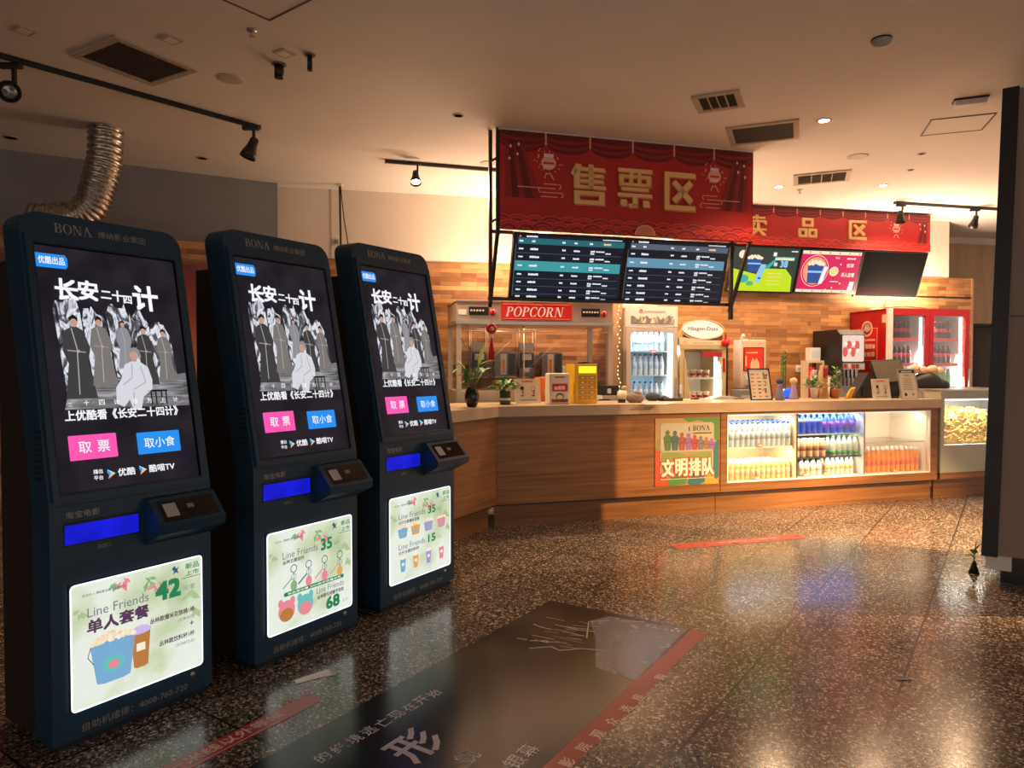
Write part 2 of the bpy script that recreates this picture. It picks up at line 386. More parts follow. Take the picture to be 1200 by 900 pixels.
def flat(x, y, z): return (x, y, z)
def XZ(u, v, w): return (u, w, v)    # outline in x,z extruded along y
def YZ(u, v, w): return (w, u, v)    # outline in y,z extruded along x
# ================================================================== ROOM
def slab(name, F, x0, x1, y0, y1, z0, z1, m, label=None):
    b = MB(); b.box(x0, x1, y0, y1, z0, z1, m); o = b.build(name); place(o, F); return struct(o, label)
GRID = Frame(0, 0, -35.3)            # the tile grid: x across, y away to the right
b = MB(); b.box(-14, 14, -8, 18, -.05, 0, 'terrazzo'); o = b.build('floor'); o.rotation_euler = (0, 0, GRID.a); struct(o)
slab('ceiling', WF, -9, 12, -4, 13, CEIL, CEIL+.1, 'ceiling_paint')
wf = BF
xl = -2.62; xr = 6.42
slab('wall_back', BF, xl, xr, 0, .15, 0, 2.62, 'strip_brick')
slab('wall_back_upper', BF, xl, 6.05, .012, .15, 2.62, CEIL, 'cream_wall')
slab('trim_1', BF, xr-.02, xr+.015, -.01, .16, 0, 2.62, 'counter_wood_light')
slab('wall_side_right', BF, 5.9, 9.5, .95, 1.1, 0, 2.06, 'dark_wall')
slab('wall_side_right_upper', BF, 5.9, 9.5, .95, 1.1, 3.28, CEIL, 'cream_wall')
slab('wall_side_right_panel', BF, 5.9, 9.5, .93, 1.1, 2.06, 3.28, 'tan_board')
slab('trim_2', BF, 5.9, 9.5, .90, .95, 2.04, 2.08, 'dark_wall')
slab('wall_left', PF, -4.5, .78, 0, .12, 0, 2.62, 'strip_brick')
slab('wall_left_upper', PF, -4.5, .92, .42, .5, 2.5, CEIL, 'grey_wall')
slab('wall_left_return', PF, .78, .86, 0, .60, 0, 2.62, 'strip_brick')
# far sides of the hall, out of the frame
slab('wall_left_outer', WF, -8, -7.9, -4, 6, 0, CEIL, 'dark_wall')
# cream wall: joint lines of the boards
for i, s_ in enumerate((-2.05,)):
    slab('trim_%d' % (3+i), BF, s_, s_+.008, .006, .013, 2.63, CEIL, 'grey_light')
# clad pillar at the right edge of the view
QF = Frame(3.07, 4.60, -35.3)
b = MB()
def lean(u, v, w_): return (u + .025*(v-.2), w_, v)
b.prism([(0, .2), (1.1, .2), (1.1, 3.18), (0, 3.18)], lean, 0, .9, 'pillar_face' if mat('pillar_face', (.30, .225, .19), rough=.55) else '')
b.prism([(-.004, .19), (.085, .19), (.085, 3.19), (-.004, 3.19)], lean, -.012, .02, 'black')
b.prism([(.09, 1.74), (1.1, 1.74), (1.1, 1.746), (.09, 1.746)], lean, -.003, .01, 'black')
b.box(.10, 1.05, .12, .85, 0, .21, 'black_gloss'); b.box(.02, .16, .03, .12, .10, .20, 'white')
b.prism([(.12, 3.17), (1.0, 3.17), (1.0, 3.38), (.12, 3.38)], lean, .1, .8, 'black')
o = b.build('column'); place(o, QF); struct(o, 'tall brown panelled pillar with a black edge strip at the right of the hall')
# ------------------------------------------------------------------ mural on the partition behind the ticket machines
gradient_z('mural_sky', [(0, (.16, .07, .03)), (.28, (.33, .14, .05)), (.5, (.55, .20, .08)), (.72, (.45, .10, .06)), (1, (.20, .04, .05))], .5, 2.4, nz=.35, nscale=2.5)
cv = CV((0, -.012, 0)); cv.rect(-4.2, .5, .55, 2.40, 'mural_sky', 0)
cv.rect(-4.2, 2.40, .55, 2.43, 'counter_wood', 0)
mat('wheat', (.42, .24, .09), rough=.8)
for i in range(420):
    x = random.uniform(-4.2, .5); h = random.uniform(.25, .75); k = random.uniform(-.06, .06)
    cv.line([(x, .5), (x+k*.4, .5+h*.6), (x+k, .5+h)], .006, 'wheat', 1)
    for j in range(5): cv.line([(x+k*(.6+.08*j), .5+h*(.75+.05*j)), (x+k*(.6+.08*j)+random.choice((-.022, .022)), .5+h*(.80+.05*j))], .007, 'wheat', 1)
o = cv.build('wall_mural', norm=False); place(o, PF, (0, -.003, 0)); tag(o, 'red and orange wheat field mural on the wall behind the machines', 'mural')
# ------------------------------------------------------------------ white poster board with a red knot beside the first wall corner
sx0, _ = BF.hit(384, 330, -.02); sx1, _ = BF.hit(405, 330, -.02)
t = thing('poster_board', 'narrow cream poster board on the brick wall between two ticket machines', 'poster', BF, (sx0, -.03, 0))
b = MB(); b.box(0, sx1-sx0, 0, .028, .75, 2.38, 'plastic_cream', .004); b.build('board', t)
gradient_z('poster_orange', [(0, (.75, .22, .05)), (.35, (.72, .35, .12)), (.7, (.78, .66, .5)), (1, (.8, .74, .62))], .8, 2.3, nz=.3, nscale=5)
cv = CV((0, -.002, 0)); cv.rect(.015, .78, sx1-sx0-.015, 2.35, 'poster_orange', 0)
for i in range(5): cv.disc(.06+.02*i, 1.1+.16*i, .03, 'red_bright', 1)
cv.build('print', t, norm=False)
kx, kz = BF.hit(400, 335, -.06)
def knot(label, F, loc, s=1.0):
    t = thing('knot_ornament', label, 'ornament', F, loc)
    b = MB(); b.tube([(0, 0, .30*s), (0, 0, .14*s)], .002, 'red_bright', 6)
    b.ball((0, 0, .09*s), .05*s, 'red_bright', 2, (1, .3, 1)); b.ball((0, -.01*s, .09*s), .02*s, 'gold', 2, (1, .8, 1)); b.build('medallion', t)
    b = MB(); b.ball((0, 0, .02*s), .018*s, 'white', 1)
    for i in range(9):
        a = (i-4)*.0035*s; b.tube([(a*.5, 0, .01*s), (a*1.4, 0, -.10*s), (a*1.8, 0, -.19*s)], .0028*s, 'red_bright', 5)
    b.build('tassel', t)
    return t
knot('red tasselled knot hanging in front of the cream poster board', BF, (kx, -.08, kz-.05), 1.0)
# suspension rod and cable from the ceiling
p = at_z(398, 216, CEIL)
t = thing('hanging_rod', 'thin black rod with a slack cable hanging from ceiling behind the machines', 'rod', WF, (p.x, p.y, 0))
b = MB(); b.tube([(0, 0, CEIL), (.03, 0, 1.2)], .011, 'black_metal', 8); b.box(-.03, .03, -.03, .03, CEIL-.02, CEIL, 'white'); b.build('rod', t)
b = MB(); b.tube([(.01, 0, CEIL-.02), (.05, -.02, 3.0), (.10, -.03, 2.7), (.075, -.02, 2.5), (.06, -.02, 2.2), (.075, -.01, 1.9)], .006, 'black', 6); b.build('cable', t)
p = BF.hit(394, 292, 0)
b = MB(); b.box(-.04, .04, -.012, 0, -.04, .04, 'plastic_cream', .003); b.box(-.022, .022, -.016, -.01, -.022, .022, 'grey')
o = b.build('wall_socket'); place(o, BF, (p[0], .010, p[1]+.08)); tag(o, 'small cream socket high on the cream wall beside the hanging rod', 'socket')

# ================================================================== CEILING FITTINGS
def ceil_item(name, label, cat, x, y, rz=0, group=None, z=CEIL):
    return thing(name, label, cat, WF, (x, y, z), rz, group)
def grille(label, x, y, w_, d, rz, slats, group=None, deep=False):
    t = ceil_item('ceiling_vent', label, 'vent', x, y, R(rz), group)
    b = MB(); f = .045
    for a in ((-w_/2, w_/2, -d/2, -d/2+f), (-w_/2, w_/2, d/2-f, d/2), (-w_/2, -w_/2+f, -d/2+f, d/2-f), (w_/2-f, w_/2, -d/2+f, d/2-f)): b.box(*a, -.014, 0, 'vent_frame', .003)
    b.build('frame', t)
    b = MB(); b.box(-w_/2+f, w_/2-f, -d/2+f, d/2-f, -.003, 0, 'vent_dark' if deep else 'black'); b.build('backing', t)
    b = MB(); n = slats
    for i in range(n):
        y0 = -d/2+f+(d-2*f)*(i+.5)/n
        if deep: b.prism([(y0-.012, -.012), (y0-.009, -.012), (y0+.014, -.003), (y0+.011, -.003)], YZ, -w_/2+f, w_/2-f, 'vent_frame')
        else: b.box(-w_/2+f, w_/2-f, y0-.004, y0+.004, -.009, -.003, 'vent_dark')
    if deep:
        for k in (-.18, 0, .18): b.box(w_*k-.004, w_*k+.004, -d/2+f, d/2-f, -.013, -.003, 'vent_frame')
    q = b.build('slats', t); return t
grille('dark square return air grille in ceiling above the first ticket machine', -2.42, 4.60, .50, .56, -30, 26)
grille('small louvred air diffuser in ceiling above the ticket sign', 1.52, 5.27, .34, .36, -24, 9, deep=True)
grille('dark rectangular return grille in ceiling right of the ticket sign', 2.10, 5.97, .56, .50, -22, 24)
grille('louvred air diffuser in ceiling above the snack sign', 3.20, 7.37, .54, .44, -22, 11, deep=True)
def hatch(label, x, y, w_, d, rz):
    b = MB(); g = .012
    for a in ((-w_/2, w_/2, -d/2, -d/2+g), (-w_/2, w_/2, d/2-g, d/2), (-w_/2, -w_/2+g, -d/2+g, d/2-g), (w_/2-g, w_/2, -d/2+g, d/2-g)): b.box(*a, -.006, 0, 'vent_dark')
    b.box(-w_/2+g, w_/2-g, -d/2+g, d/2-g, -.003, 0, 'ceiling_paint')
    o = b.build('access_hatch'); o.location = (x, y, CEIL); o.rotation_euler = (0, 0, R(rz)); tag(o, label, 'hatch')
hatch('large square access hatch in ceiling at top of the photo', -1.31, 3.62, .62, .62, -37)
hatch('rectangular access hatch in ceiling near the brown pillar', 3.60, 5.78, .45, .42, -20)
def downlight(label, px, py, lit, rad=.055, x=None, y=None):
    p = at_z(px, py, CEIL) if x is None else Vector((x, y, CEIL))
    t = ceil_item('recessed_downlight', label, 'downlight', p.x, p.y)
    b = MB(); b.lathe([(rad*.72, -.001), (rad*.78, -.006), (rad, -.005), (rad*1.03, 0)], 'vent_frame', seg=24); b.build('trim_ring', t)
    b = MB(); b.lathe([(.0001, -.0042), (rad*.74, -.0042)], 'lamp_glow' if lit else 'vent_dark', seg=24); b.build('lamp_lens', t)
downlight('glowing recessed downlight in ceiling right of the ticket sign', 965, 141, True, x=2.48, y=5.68)
downlight('glowing recessed downlight in ceiling above the snack sign', 1035, 217, True, x=4.0, y=7.69)
downlight('glowing downlight over the counter behind the ticket sign at its popcorn end', 0, 0, True, x=.35, y=7.15)
downlight('glowing downlight over the counter behind the middle of the ticket sign', 0, 0, True, x=1.7, y=7.45)
downlight('glowing downlight behind the ticket sign nearest the snack sign', 0, 0, True, x=2.9, y=7.75)
for px, py, lab, rad in ((537, 135, 'small unlit downlight in ceiling left of the ticket sign', .045), (12, 161, 'unlit downlight in grey ceiling left of the foil duct', .06), (237, 185, 'unlit downlight in grey ceiling right of the foil duct', .05),
                         (1080, 180, 'tiny dark downlight in ceiling left of the brown pillar', .035), (1067, 199, 'tiny dark downlight in ceiling above the glowing one', .03)):
    downlight(lab, px, py, False, rad)
def speaker(label, px, py, rad):
    p = at_z(px, py, CEIL); t = ceil_item('ceiling_speaker', label, 'speaker', p.x, p.y)
    b = MB(); b.lathe([(rad, 0), (rad, -.006), (rad*.9, -.009), (rad*.9, -.002)], 'speaker_paint' if mat('speaker_paint', (.62, .54, .47), rough=.6) else '', seg=28); b.build('rim', t)
    b = MB(); b.lathe([(.0001, -.012)]+[(rad*.9*k/12, -.012+.0035*(k/12)**2-(.0012 if k % 2 else 0)) for k in range(1, 12)]+[(rad*.9, -.006)], 'speaker_paint', seg=28)
    pass
    b.build('grille', t)
speaker('round flush speaker in ceiling beside the square return grille', 270, 92, .085)
speaker('round flush speaker in ceiling above the snack diffuser', 1005, 183, .09)
speaker('round flush speaker in ceiling beside the ticket sign pole', 572, 191, .08)
def detector(label, px, py, r=.055, dark=False):
    p = at_z(px, py-3, CEIL); b = MB(); m = 'grey' if dark else 'grey_light'
    b.lathe([(r, 0), (r, -.018), (r*.82, -.036), (r*.4, -.045), (.0001, -.046)], m, seg=24); b.lathe([(r*1.08, 0), (r*1.08, -.006)], 'black', seg=24)
    o = b.build('smoke_detector'); o.location = p; tag(o, label, 'smoke detector')
detector('round smoke detector on ceiling right of the louvred diffuser', 1033, 49)
b = MB(); b.box(-.10, .10, -.045, .045, -.05, -.008, 'white', .006); b.box(-.11, .11, -.05, .05, -.012, 0, 'black')
o = b.build('emergency_lamp'); p = at_z(1137, 116, CEIL); o.location = p; o.rotation_euler = (0, 0, R(-22)); tag(o, 'small boxy white lamp on ceiling beside the brown pillar', 'lamp')
b = MB(); b.tube([(0, 0, 0), (0, 0, -.09)], .03, 'black', 14); b.lathe([(.045, 0), (.045, -.008)], 'grey', seg=16)
o = b.build('sensor'); o.location = at_z(327, 75, CEIL); tag(o, 'short black cylindrical sensor hanging from the ceiling', 'sensor')
b = MB(); b.tube([(0, 0, 0), (0, 0, -.10)], .016, 'black', 12); b.lathe([(.035, 0), (.035, -.006)], 'grey', seg=16)
o = b.build('sensor'); o.location = at_z(363, 64, CEIL); tag(o, 'thin black pipe stub hanging from the ceiling', 'sensor')
for px, py, lab in ((200, 46, 'small blank cover plate in ceiling beside the square return grille'), (333, 62, 'small blank cover plate in ceiling beside the black sensor'), (28, 35, 'faint cover plate in ceiling above the left lighting track')):
    b = MB(); b.box(-.05, .05, -.05, .05, -.008, 0, 'vent_frame', .002); b.box(-.034, .034, -.034, .034, -.010, -.006, 'ceiling_paint')
    o = b.build('cover_plate'); o.location = at_z(px, py, CEIL); o.rotation_euler = (0, 0, R(-30)); tag(o, lab, 'cover plate')
b = MB(); b.lathe([(.028, 0), (.028, -.008), (.01, -.012)], 'steel', seg=14); b.tube([(0, 0, -.01), (0, 0, -.035)], .006, 'steel'); b.lathe([(.016, -.035), (.016, -.038)], 'steel', seg=12)
o = b.build('sprinkler'); o.location = at_z(295, 35, CEIL); tag(o, 'small metal sprinkler head in ceiling below the large hatch', 'sprinkler')
b = MB(); b.lathe([(.03, 0), (.03, -.008), (.01, -.012)], 'steel', seg=14); b.tube([(0, 0, -.01), (0, 0, -.045)], .006, 'steel'); b.lathe([(.018, -.045), (.018, -.048)], 'steel', seg=12)
o = b.build('sprinkler'); o.location = at_z(937, 222, CEIL); tag(o, 'small metal sprinkler head in ceiling left of the snack diffuser', 'sprinkler')
# ------------------------------------------------------------------ flexible duct
pts = [Vector(q) for q in ((-3.33, 5.86, 3.37), (-3.34, 5.84, 3.1), (-3.37, 5.80, 2.88), (-3.42, 5.78, 2.72), (-3.53, 5.76, 2.64), (-3.66, 5.75, 2.615), (-3.80, 5.75, 2.61))]
def smooth(P, n):
    out = []
    for i in range(len(P)-1):
        p0, p1, p2, p3 = P[max(i-1, 0)], P[i], P[i+1], P[min(i+2, len(P)-1)]
        for k in range(n):
            t_ = k/n; out.append(.5*((2*p1)+(p2-p0)*t_+(2*p0-5*p1+4*p2-p3)*t_*t_+(3*p1-p0-3*p2+p3)*t_**3))
    return out+[P[-1]]
P = smooth(pts, 22)
t = thing('flexible_duct', 'silver corrugated foil duct bending down from ceiling above the first machine', 'duct', WF, tuple(pts[0]))
b = MB(); b.tube([q-pts[0] for q in P], [.125+.010*math.sin(i*1.45) for i in range(len(P))], 'duct_foil', 24); b.build('hose', t)
b = MB(); b.tube([P[-1]-pts[0]+Vector((.01, 0, 0)), P[-1]-pts[0]-Vector((.04, 0, 0))], .142, 'steel', 24); b.build('collar', t)
# ------------------------------------------------------------------ track lights
def spot(label, loc, target, lit, arm=.10, s=1.0):
    """loc: point under the track"""
    t = thing('track_spotlight', label, 'spotlight', WF, loc)
    b = MB(); b.box(-.06*s, .06*s, -.018*s, .018*s, -.028*s, 0, 'black_metal', .004); b.build('adaptor', t)
    b = MB(); b.box(.012*s, .03*s, -.012*s, .012*s, -(arm+.05)*s, -.028*s, 'black_metal', .003); b.build('arm', t)
    d = (Vector(target)-Vector(loc)).normalized(); q = (-d).to_track_quat('Z', 'Y').to_matrix().to_4x4(); cpos = Vector((0, 0, -(arm+.06)*s))
    b = MB(); b.lathe([(.012*s, .085*s), (.030*s, .075*s), (.034*s, .03*s), (.040*s, .0), (.052*s, -.035*s), (.058*s, -.075*s), (.054*s, -.075*s), (.046*s, -.045*s)], 'black_metal', c=cpos, seg=20, M=q); b.build('lamp_head', t)
    b = MB(); b.lathe([(.0001, -.058*s), (.030*s, -.056*s), (.050*s, -.052*s)], 'lamp_glow' if lit else 'reflector', c=cpos, seg=20, M=q)
    if not lit:
        for k in range(3): b.lathe([(.006*s, -.060*s), (.012*s, -.061*s), (.014*s, -.060*s)], 'grey', c=cpos+q @ Vector((.022*s*math.cos(k*2.1), .022*s*math.sin(k*2.1), 0)), seg=8, M=q)
    b.build('lens', t)
    if lit:
        hp = Vector(loc)+cpos+d*.085*s
        l = lamp('lamp_track', 'SPOT', hp, lit, color=(1, .70, .42), spot_size=R(150), spot_blend=.6, shadow_soft_size=.03); aim(l, hp+d)
    return t
mat('reflector', (.30, .27, .23), rough=.2, metal=.8)
def track(label, a, bb, z):
    v = Vector(bb)-Vector(a); L_ = v.length; t = thing('lighting_track', label, 'lighting track', WF, (a[0], a[1], z), math.atan2(v.y, v.x))
    b = MB(); b.box(0, L_, -.018, .018, 0, .030, 'black_metal', .003); b.box(0, L_, -.006, .006, -.002, .004, 'black'); b.build('rail', t)
    b = MB(); b.box(-.012, 0, -.02, .02, -.002, .032, 'black'); b.build('end_cap', t)
    n = max(2, int(L_/1.2)+1)
    if z+.03 < CEIL-.005:
        for i in range(n): b = MB(); b.tube([(.15+(L_-.3)*i/(n-1), 0, .03), (.15+(L_-.3)*i/(n-1), 0, CEIL-z)], .005, 'black_metal', 6); b.build('hanger', t)
track('black lighting track on ceiling above the first ticket machine', (-2.06, 5.80), (-4.1, 3.42), 3.35)
p = at_z(12, 74, 3.35)
spot('black track spotlight tilted to show its unlit lens at the upper left corner', (p.x, p.y, 3.35), (-1.2, 1.0, 2.2), 0, arm=.10, s=1.15)
p = at_z(294, 148, 3.35)
spot('unlit black track spotlight aimed down at the end of the left track', (p.x, p.y, 3.35), (-2.6, 5.6, 2.0), 0, arm=.10, s=1.1)
track('black lighting track meeting the pole of the ticket sign', (-1.19, 6.75), (1.2, 7.45), 3.35)
p = at_z(487, 190, 3.35)
spot('lit white hot spotlight on the track left of the ticket sign', (p.x, p.y, 3.35), (p.x+.1, p.y-.55, 2.3), 240, s=.9)
track('black lighting track in front of the snack sign near the pillar', (4.55, 8.45), (6.9, 9.0), 3.35)
p = at_z(1045, 246, 3.33)
spot('black spotlight with glowing lens in front of the snack sign', (4.62, 8.466, 3.35), (4.9, 8.9, 1.6), 30, s=.95)
spot('unlit black spotlight on the track beside the pillar', (5.66, 8.71, 3.35), (5.7, 9.3, 2.4), 0, s=.95)
# ================================================================== TICKET MACHINES
KW = .655; HZ = .925; LEAN = R(11); TL_ = math.tan(LEAN); KT = 2.045
em('s_white', (.95, .95, 1), 1.0); em('s_grey', (.45, .46, .5), .9); em('s_pink', (1, .10, .45), 1.0); em('s_blue', (.02, .30, .95), .95)
em('s_black', (.010, .009, .014), 1); em('s_skin', (.55, .33, .25), 1); em('s_robe', (.05, .048, .05), 1); em('s_robe2', (.20, .18, .17), 1); em('s_cyan', (.3, .85, 1), 1); em('s_orange', (1, .45, .2), 1)
em('s_robe_white', (.72, .72, .78), .95); em('s_shadow', (.28, .27, .30), 1); em('s_gold', (.8, .5, .2), 1)
noise_mat('s_torn', [(.34, (.02, .02, .025)), (.44, (.12, .12, .14)), (.50, (.65, .67, .75)), (.58, (1, 1, 1.1)), (.68, (.4, .4, .45)), (.76, (.9, .9, 1))], scale=(2.2, 1, 1), nscale=13, detail=9, dist=1.5, emit=.85)
noise_mat('s_mist', [(.3, (.05, .045, .045)), (.55, (.25, .24, .25)), (.75, (.6, .6, .65))], scale=(1, 1, 5), nscale=7, detail=7, dist=1, emit=.8)
noise_mat('s_base', [(.3, (.006, .005, .010)), (.7, (.022, .018, .028))], nscale=6, emit=1)
def machine_screen_print(t):
    X = (1, 0, 0); Y = (0, math.sin(LEAN), math.cos(LEAN))
    o = Vector((0, -.004, HZ)); cv = CV(o, X, Y, step=.0004)
    cv.rect(.043, .045, .605, 1.005, 's_base', 1)
    # five torn upright panels with robed figures
    rnd = random.Random(5); xs = [.085, .19, .285, .375, .46]; tops = [.80, .76, .79, .76, .71]; ws = [.095, .088, .085, .08, .085]
    for x, tp, w_ in zip(xs, tops, ws):
        pts = [(x+.02, .42), (x+w_+.02, .42)]
        for k in range(9): pts.append((x+w_-(w_)*k/8+rnd.uniform(-.006, .006), tp-.02*abs(k-4)/4+rnd.uniform(-.016, .02)))
        pts[2] = (x+w_+.004, tp-.05); pts[-1] = (x, tp-.04)
        cv.poly(pts, 's_torn', 2)
    cv.poly([(.09, .36), (.60, .355), (.60, .50), (.45, .475), (.3, .485), (.12, .47)], 's_mist', 3)
    for k in range(7): cv.line([(.11+.02*k, .40+.012*k), (.585, .385+.014*k)], .0016, 's_grey' if k % 2 else 's_shadow', 4)
    def robed(x, y0, h, dark, face=1):
        w_ = h*.17
        cv.poly([(x-w_*1.0, y0), (x+w_*1.1, y0), (x+w_*.72, y0+h*.45), (x+w_*.95, y0+h*.62), (x+w_*.55, y0+h*.83), (x+w_*.15, y0+h*.87), (x-w_*.15, y0+h*.87), (x-w_*.65, y0+h*.82), (x-w_*.9, y0+h*.58), (x-w_*.6, y0+h*.42)], dark, 5)
        cv.disc(x, y0+h*.925, w_*.26, 's_skin', 6, ry=w_*.36, seg=14); cv.poly([(x-w_*.28, y0+h*.93), (x-w_*.28, y0+h*.98), (x, y0+h*1.02), (x+w_*.28, y0+h*.98), (x+w_*.28, y0+h*.93), (x+w_*.1, y0+h*.965), (x-w_*.1, y0+h*.965)], 's_black', 7)
        cv.line([(x-w_*.2, y0+h*.85), (x+w_*.05, y0+h*.6), (x-w_*.1, y0+h*.05)], w_*.07, 's_grey', 6); cv.line([(x-w_*.6, y0+h*.58), (x+w_*.6, y0+h*.56)], w_*.10, 's_shadow', 6)
        cv.disc(x+w_*.1, y0+h*.57, w_*.12, 's_skin', 7, seg=8)
    robed(.155, .40, .33, 's_robe'); robed(.25, .45, .28, 's_robe2'); robed(.345, .52, .20, 's_shadow'); robed(.43, .45, .25, 's_robe'); robed(.515, .46, .23, 's_robe2')
    # seated figure in white on a stool
    cv.poly([(.285, .375), (.29, .44), (.315, .475), (.335, .535), (.365, .55), (.40, .548), (.432, .525), (.445, .47), (.44, .43), (.40, .40), (.385, .35), (.35, .345), (.34, .39), (.315, .36)], 's_robe_white', 8)
    cv.line([(.365, .54), (.36, .48), (.32, .45)], .004, 's_grey', 9); cv.line([(.40, .53), (.415, .46), (.36, .43)], .004, 's_grey', 9); cv.line([(.36, .42), (.355, .36)], .003, 's_shadow', 9)
    cv.disc(.378, .575, .018, 's_skin', 9, ry=.023); cv.poly([(.358, .58), (.36, .60), (.38, .61), (.40, .60), (.408, .57), (.40, .555), (.397, .585), (.375, .592)], 's_shadow', 10)
    cv.rect(.42, .42, .505, .428, 's_black', 8)
    for k in (.43, .45, .475, .495): cv.rect(k, .365, k+.006, .42, 's_black', 8)
    # lettering
    for ch, x, y, h, b_ in (('长', .10, .795, .082, .03), ('安', .185, .80, .078, .03), ('二', .272, .812, .03, .03), ('十', .316, .803, .045, .03), ('四', .362, .797, .032, .03), ('计', .405, .772, .105, .03)):
        cv.text(ch, x, y, h, 's_white', bold=b_, L=12, rot=-2 if ch != '计' else 0)
    for i, ch in enumerate('二十四计皆为上计'): cv.text(ch, .10+.058*i+(.02 if i > 3 else 0), .372, .021 if ch != '二' else .012, 's_white', bold=.012, L=12)
    cv.text('上优酷看《长安二十四计》', .085, .315, .040, 's_white', bold=.022, wfit=.455, L=12)
    cv.poly([(.043, .918), (.150, .918), (.158, .930), (.158, .962), (.150, .974), (.043, .974)], 's_blue', 4); cv.text('优酷出品', .052, .932, .030, 's_white', bold=.015, wfit=.094, L=12)
    cv.rect(.088, .162, .268, .258, 's_pink', 4, r=.004); cv.text('取', .122, .188, .044, 's_white', bold=.008, L=12); cv.text('票', .192, .188, .044, 's_white', bold=.008, L=12)
    cv.rect(.350, .160, .535, .250, 's_blue', 4, r=.004); cv.text('取小食', .378, .184, .042, 's_white', bold=.006, wfit=.132, L=12)
    cv.text('播出', .165, .103, .017, 's_white', bold=.015, L=12); cv.text('平台', .165, .079, .017, 's_white', bold=.015, L=12)
    for x in (.218, .345):
        cv.poly([(x, .115), (x+.030, .097), (x, .100)], 's_cyan', 12); cv.poly([(x, .078), (x+.030, .097), (x+.010, .099)], 's_orange', 12); cv.poly([(x, .113), (x+.012, .101), (x+.004, .084)], 's_blue', 13)
    cv.text('优酷', .258, .083, .030, 's_white', bold=.02, L=12, wfit=.068); cv.text('酷喵TV', .385, .083, .030, 's_white', bold=.02, L=12, wfit=.11)
    return cv.build('screen_picture', t, norm=False)
noise_mat('poster_green', [(.28, (.42, .55, .30)), (.42, (.68, .76, .52)), (.52, (.86, .92, .80)), (.75, (.93, .96, .90))], nscale=3.2, detail=5, emit=.92)
em('p_white', (1, 1, .95), 1.0); em('p_green', (.02, .22, .09), 1); em('p_ink', (.10, .045, .10), 1); em('p_grey', (.18, .2, .24), 1); em('p_pink', (.9, .28, .34), .9); em('p_leaf', (.28, .5, .22), .9); em('p_leaf2', (.45, .6, .32), .9)
em('p_blue', (.22, .46, .72), .9); em('p_teal', (.16, .58, .56), .9); em('p_brown', (.55, .22, .06), .9); em('p_cream', (.95, .78, .5), .95); em('p_cream2', (.98, .88, .72), .95); em('p_lilac', (.66, .52, .85), .95); em('p_orange', (.85, .42, .12), .9); em('p_purple', (.42, .36, .75), .9); em('p_navy', (.04, .10, .22), 1)
em('p_peach', (.92, .62, .36), .95); em('p_glow', (1, 1, 1), 1.6)
def leaves(cv, W, H):
    r = random.Random(3)
    for cx, cy, n, m in ((.36, .97, 6, 'p_pink'), (.55, .93, 5, 'p_leaf'), (.62, .86, 7, 'p_pink'), (.90, .72, 8, 'p_leaf2'), (.06, .80, 5, 'p_leaf2'), (.95, .55, 5, 'p_leaf2'), (.30, .95, 4, 'p_leaf')):
        for k in range(n):
            a = R(r.uniform(200, 340)); l_ = r.uniform(.05, .10); x, y = cx+r.uniform(-.03, .03), cy-r.uniform(0, .05); dx, dy = math.cos(a)*l_, math.sin(a)*l_
            P_ = [(x, y), (x+dx*.5-dy*.22, y+dy*.5+dx*.22), (x+dx, y+dy), (x+dx*.5+dy*.22, y+dy*.5-dx*.22)]
            cv.poly([(min(.98, max(.02, u))*W, min(.98, max(.02, v))*H) for u, v in P_], m, 2)
    cv.poly([(.74*W, .93*H), (.76*W, .96*H), (.78*W, .93*H), (.80*W, .95*H), (.785*W, .91*H), (.80*W, .885*H), (.77*W, .90*H), (.75*W, .88*H), (.758*W, .915*H)], 'p_navy', 4)
def bucket(cv, x, y, w_, h, m, W, H, popcorn=True, lid=None):
    cv.poly([((x-w_*.5)*W, (y+h)*H), ((x-w_*.36)*W, (y+.04*h)*H), ((x-w_*.2)*W, y*H), ((x+w_*.2)*W, y*H), ((x+w_*.36)*W, (y+.04*h)*H), ((x+w_*.5)*W, (y+h)*H)], m, 5)
    if popcorn:
        r = random.Random(int(x*100)); n = 110 if w_ > .2 else 40
        for k in range(n):
            u = r.uniform(-1, 1); v = r.uniform(0, 1)*(1-u*u)
            cv.disc((x+u*w_*.46)*W, (y+h+v*h*.20)*H, w_*W*(.05 if w_ > .2 else .075), ('p_cream', 'p_cream2', 'p_cream', 'p_cream2', 'p_peach')[k % 5], 6+k % 4, seg=7)
        cv.disc(x*W, (y+h*.42)*H, w_*W*.24, 'p_teal' if m != 'p_teal' else 'p_blue', 6, ry=h*H*.20); cv.disc(x*W, (y+h*.40)*H, w_*W*.12, 'p_pink', 7, ry=h*H*.10)
    else:
        cv.disc(x*W, (y+h)*H, w_*W*.56, lid or 'p_lilac', 6, ry=h*H*.10); cv.disc(x*W, (y+h*1.05)*H, w_*W*.42, lid or 'p_lilac', 7, ry=h*H*.09)
        cv.rect((x-w_*.22)*W, (y+h*.45)*H, (x+w_*.22)*W, (y+h*.66)*H, 'p_cream2', 7)
